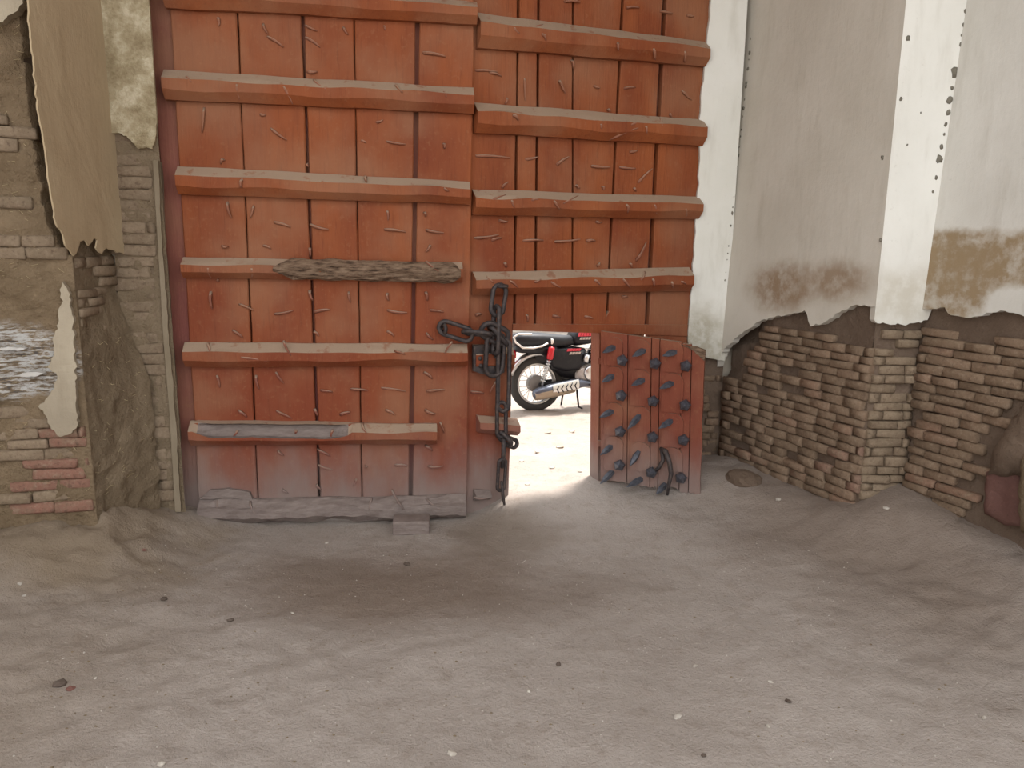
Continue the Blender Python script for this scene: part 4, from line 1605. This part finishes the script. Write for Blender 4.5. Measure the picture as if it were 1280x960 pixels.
def loft(sections, k=14, pw=2.6):
    """sections: (x, y0, y1, z0, z1) rounded rectangles"""
    vs_, fs_ = [], []
    for (x, y0, y1, z0, z1) in sections:
        for j in range(k):
            a = 2 * math.pi * j / k
            c_, s_ = math.cos(a), math.sin(a)
            f1 = math.copysign(abs(c_) ** (2 / pw), c_)
            f2 = math.copysign(abs(s_) ** (2 / pw), s_)
            vs_.append((x, (y0 + y1) / 2 + (y1 - y0) / 2 * f1, (z0 + z1) / 2 + (z1 - z0) / 2 * f2))
    n = len(sections)
    for i in range(n - 1):
        for j in range(k):
            p_, q_ = i * k, (i + 1) * k
            fs_.append((p_ + j, p_ + (j + 1) % k, q_ + (j + 1) % k, q_ + j))
    fs_ += [tuple(range(k))[::-1], tuple((n - 1) * k + j for j in range(k))]
    return vs_, fs_


v_, f_ = loft([(-0.27, -.05, .05, .74, .80), (-0.25, -.11, .11, .71, .84), (-0.15, -.13, .13, .69, .855), (0.05, -.135, .135, .685, .845), (0.25, -.125, .125, .685, .82),
               (0.38, -.1, .1, .69, .81), (0.42, -.08, .08, .7, .79)])
seat = mpart('seat', v_, f_, 'vinyl')
v_, f_ = tube([(-0.1, -.14, .84), (-0.24, -.125, .845), (-0.285, -.1, .81), (-0.27, -.12, .76), (-0.2, -.138, .7), (-0.08, -.142, .695), (0.02, -.142, .712), (0.08, -.142, .74)], 0.011, 6)
mpart('piping', v_, f_, 'white', seat, label='white seat piping')
v_, f_ = loft([(0.395, -.09, .09, .71, .83), (0.44, -.135, .135, .69, .88), (0.55, -.15, .15, .70, .93), (0.7, -.15, .15, .72, .95), (0.84, -.12, .12, .76, .93), (0.9, -.06, .06, .8, .88)])
tank = mpart('fuel_tank', v_, f_, 'black')
v_, f_ = loft([(0.12, -.118, .118, .54, .66), (0.16, -.125, .125, .46, .685), (0.3, -.13, .13, .42, .69), (0.46, -.128, .128, .43, .685), (0.54, -.1, .1, .5, .67)], 14, 5)
panel = mpart('side_panel', v_, f_, 'black')


def decal(parent, x0, x1, z0, z1, y, n, m_, slant=0.012):
    w_ = (x1 - x0) / n
    for i in range(n):
        a_, b_ = x0 + i * w_ + w_ * .08, x0 + (i + 1) * w_ - w_ * .1
        vs_ = [(a_, y, z0), (b_, y, z0), (b_ + slant, y, z1), (a_ + slant, y, z1)] + [(a_, y + .006, z0), (b_, y + .006, z0), (b_ + slant, y + .006, z1), (a_ + slant, y + .006, z1)]
        fs_ = [(0, 1, 2, 3), (7, 6, 5, 4), (0, 4, 5, 1), (1, 5, 6, 2), (2, 6, 7, 3), (3, 7, 4, 0)]
        mpart('decal', vs_, fs_, m_, parent, False)


decal(panel, 0.30, 0.46, 0.645, 0.672, -0.134, 5, 'decal')
decal(panel, 0.325, 0.46, 0.61, 0.635, -0.134, 4, 'decal_pale')
decal(tank, 0.42, 0.58, 0.80, 0.84, -0.152, 5, 'decal')
decal(tank, 0.44, 0.57, 0.765, 0.79, -0.152, 4, 'decal_pale')
v_, f_ = loft([(-0.25, -.07, .07, .655, .72), (-0.18, -.1, .1, .635, .72), (0.0, -.115, .115, .62, .72), (0.2, -.115, .115, .6, .71)], 12, 4)
mpart('under_tray', v_, f_, 'black')
# shock
v_, f_ = tube([(0.125, -.15, .70), (0.118, -.15, .68), (0.098, -.15, .585), (0.094, -.15, .57)], [0.026, 0.034, 0.034, 0.028], 12)
sh = mpart('shock_absorber', v_, f_, 'red', label='red shock cover')
pts = []
for i in range(90):
    u = i / 89
    a = u * 2 * math.pi * 8
    pts.append((0.094 - 0.075 * u + 0.024 * math.cos(a), -.15 + 0.024 * math.sin(a), 0.57 - 0.23 * u))
v_, f_ = tube(pts, 0.006, 5)
mpart('spring', v_, f_, 'chrome', sh)
v_, f_ = tube([(0.094, -.15, .57), (0.012, -.15, .30)], 0.012, 8)
mpart('shaft', v_, f_, 'chrome', sh)
# exhaust
v_, f_ = tube([(-0.10, -.17, .205), (-0.08, -.17, .21), (-0.04, -.17, .222), (0.1, -.17, .245), (0.36, -.165, .285), (0.44, -.16, .30), (0.56, -.15, .29), (0.8, -.13, .27), (0.95, -.1, .36), (0.92, -.05, .5)],
              [0.03, 0.046, 0.058, 0.066, 0.064, 0.05, 0.026, 0.02, 0.02, 0.02], 16)
ex = mpart('exhaust', v_, f_, 'steel')
v_, f_ = tube([(-0.085, -.172, .196), (-0.03, -.173, .207), (0.1, -.173, .228), (0.36, -.168, .268)], [0.048, 0.06, 0.066, 0.062], 16)
mpart('exhaust_shell', v_, f_, 'tan', ex)
# heat shield with chevrons
sx = lambda u: (0.10 + 0.30 * u, 0.252 + 0.045 * u)
vs_, fs_ = [], []
for i in range(9):
    x, z = sx(i / 8)
    for j in range(5):
        a = R(-50 + 100 * j / 4)
        vs_.append((x, -.17 - 0.073 * math.cos(a), z + 0.073 * math.sin(a)))
for i in range(8):
    for j in range(4):
        p_ = i * 5 + j
        fs_.append((p_, p_ + 1, p_ + 6, p_ + 5))
shd = mpart('heat_shield', vs_, fs_, 'chrome', ex)
for i in range(5):
    x, z = sx(0.14 + 0.17 * i)
    v_, f_ = tube([(x + .028, -.231, z + .038), (x, -.246, z), (x + .028, -.231, z - .038)], 0.008, 5)
    mpart('chevron', v_, f_, 'black', shd)
# frame, swing arm, engine
v_, f_ = tube([(0.0, -.1, .3), (0.25, -.09, .31), (0.5, -.08, .34)], 0.02, 8)
mpart('swing_arm', v_, f_, 'black')
v_, f_ = tube([(0.0, .1, .3), (0.25, .09, .31), (0.5, .08, .34)], 0.02, 8)
mpart('swing_arm', v_, f_, 'black')
v_, f_ = loft([(-0.02, -.05, .05, .55, .64), (0.1, -.08, .08, .5, .69), (0.3, -.09, .09, .34, .69), (0.45, -.09, .09, .3, .69), (0.6, -.05, .05, .32, .6), (0.66, -.04, .04, .62, .7), (0.9, -.04, .04, .7, .78)], 10, 4)
mpart('frame', v_, f_, 'black')
v_, f_ = loft([(0.42, -.1, .1, .3, .42), (0.48, -.14, .14, .25, .48), (0.62, -.15, .15, .22, .5), (0.76, -.13, .13, .24, .46), (0.84, -.09, .09, .27, .42)], 14, 3.5)
eng = mpart('engine', v_, f_, 'alloy')
for (x, z, r) in ((0.58, 0.40, 0.085), (0.7, 0.36, 0.06)):
    v_, f_ = tube([(x, -.13, z), (x, -.16, z), (x, -.175, z)], [r, r, r * .8], 18)
    mpart('engine_cover', v_, f_, 'chrome', eng)
for i in range(6):
    v_, f_ = box_vf(0.62, 0.82, -.09, .09, 0.5 + i * .028, 0.512 + i * .028)
    mpart('cooling_fin', v_, f_, 'alloy', eng, False)
v_, f_ = tube([(0.52, -.13, .52), (0.54, -.13, .6)], 0.03, 10)
mpart('carburettor', v_, f_, 'chrome', eng)
v_, f_ = tube([(0.56, -.15, .28), (0.56, -.24, .27)], 0.012, 8)
mpart('foot_peg', v_, f_, 'rubber')
v_, f_ = tube([(0.42, -.12, .27), (0.415, -.16, .15), (0.42, -.18, .05), (0.46, -.19, .03)], 0.011, 7)
mpart('stand', v_, f_, 'black')
v_, f_ = tube([(0.42, .12, .27), (0.40, .2, .12), (0.40, .24, .012)], 0.011, 7)
mpart('side_stand', v_, f_, 'black')
# front end, hidden behind the leaf from here
for s_ in (-1, 1):
    v_, f_ = tube([(1.22, .08 * s_, .3), (1.1, .08 * s_, .62), (0.98, .08 * s_, .95)], [0.022, 0.02, 0.016], 10)
    mpart('fork', v_, f_, 'chrome')
v_, f_ = tube([(0.86, -.36, 1.02), (0.9, -.22, 1.06), (0.97, -.06, .97), (0.97, .06, .97), (0.9, .22, 1.06), (0.86, .36, 1.02)], 0.012, 8)
mpart('handlebar', v_, f_, 'chrome')
v_, f_ = tube([(1.0, 0, .86), (1.03, 0, .86), (1.1, 0, .86), (1.13, 0, .86), (1.14, 0, .86)], [0.04, 0.08, 0.09, 0.085, 0.03], 18)
mpart('headlight', v_, f_, 'chrome')
v_, f_ = loft([(-0.34, -.04, .04, .58, .64), (-0.31, -.05, .05, .57, .66), (-0.24, -.05, .05, .58, .67)], 10, 4)
mpart('tail_light', v_, f_, 'red')
v_, f_ = tube([(0.12, -.145, .79), (0.125, -.15, .775), (0.128, -.15, .745), (0.12, -.145, .73)], [0.008, 0.014, 0.014, 0.008], 8)
mpart('seat_clip', v_, f_, 'white', seat)
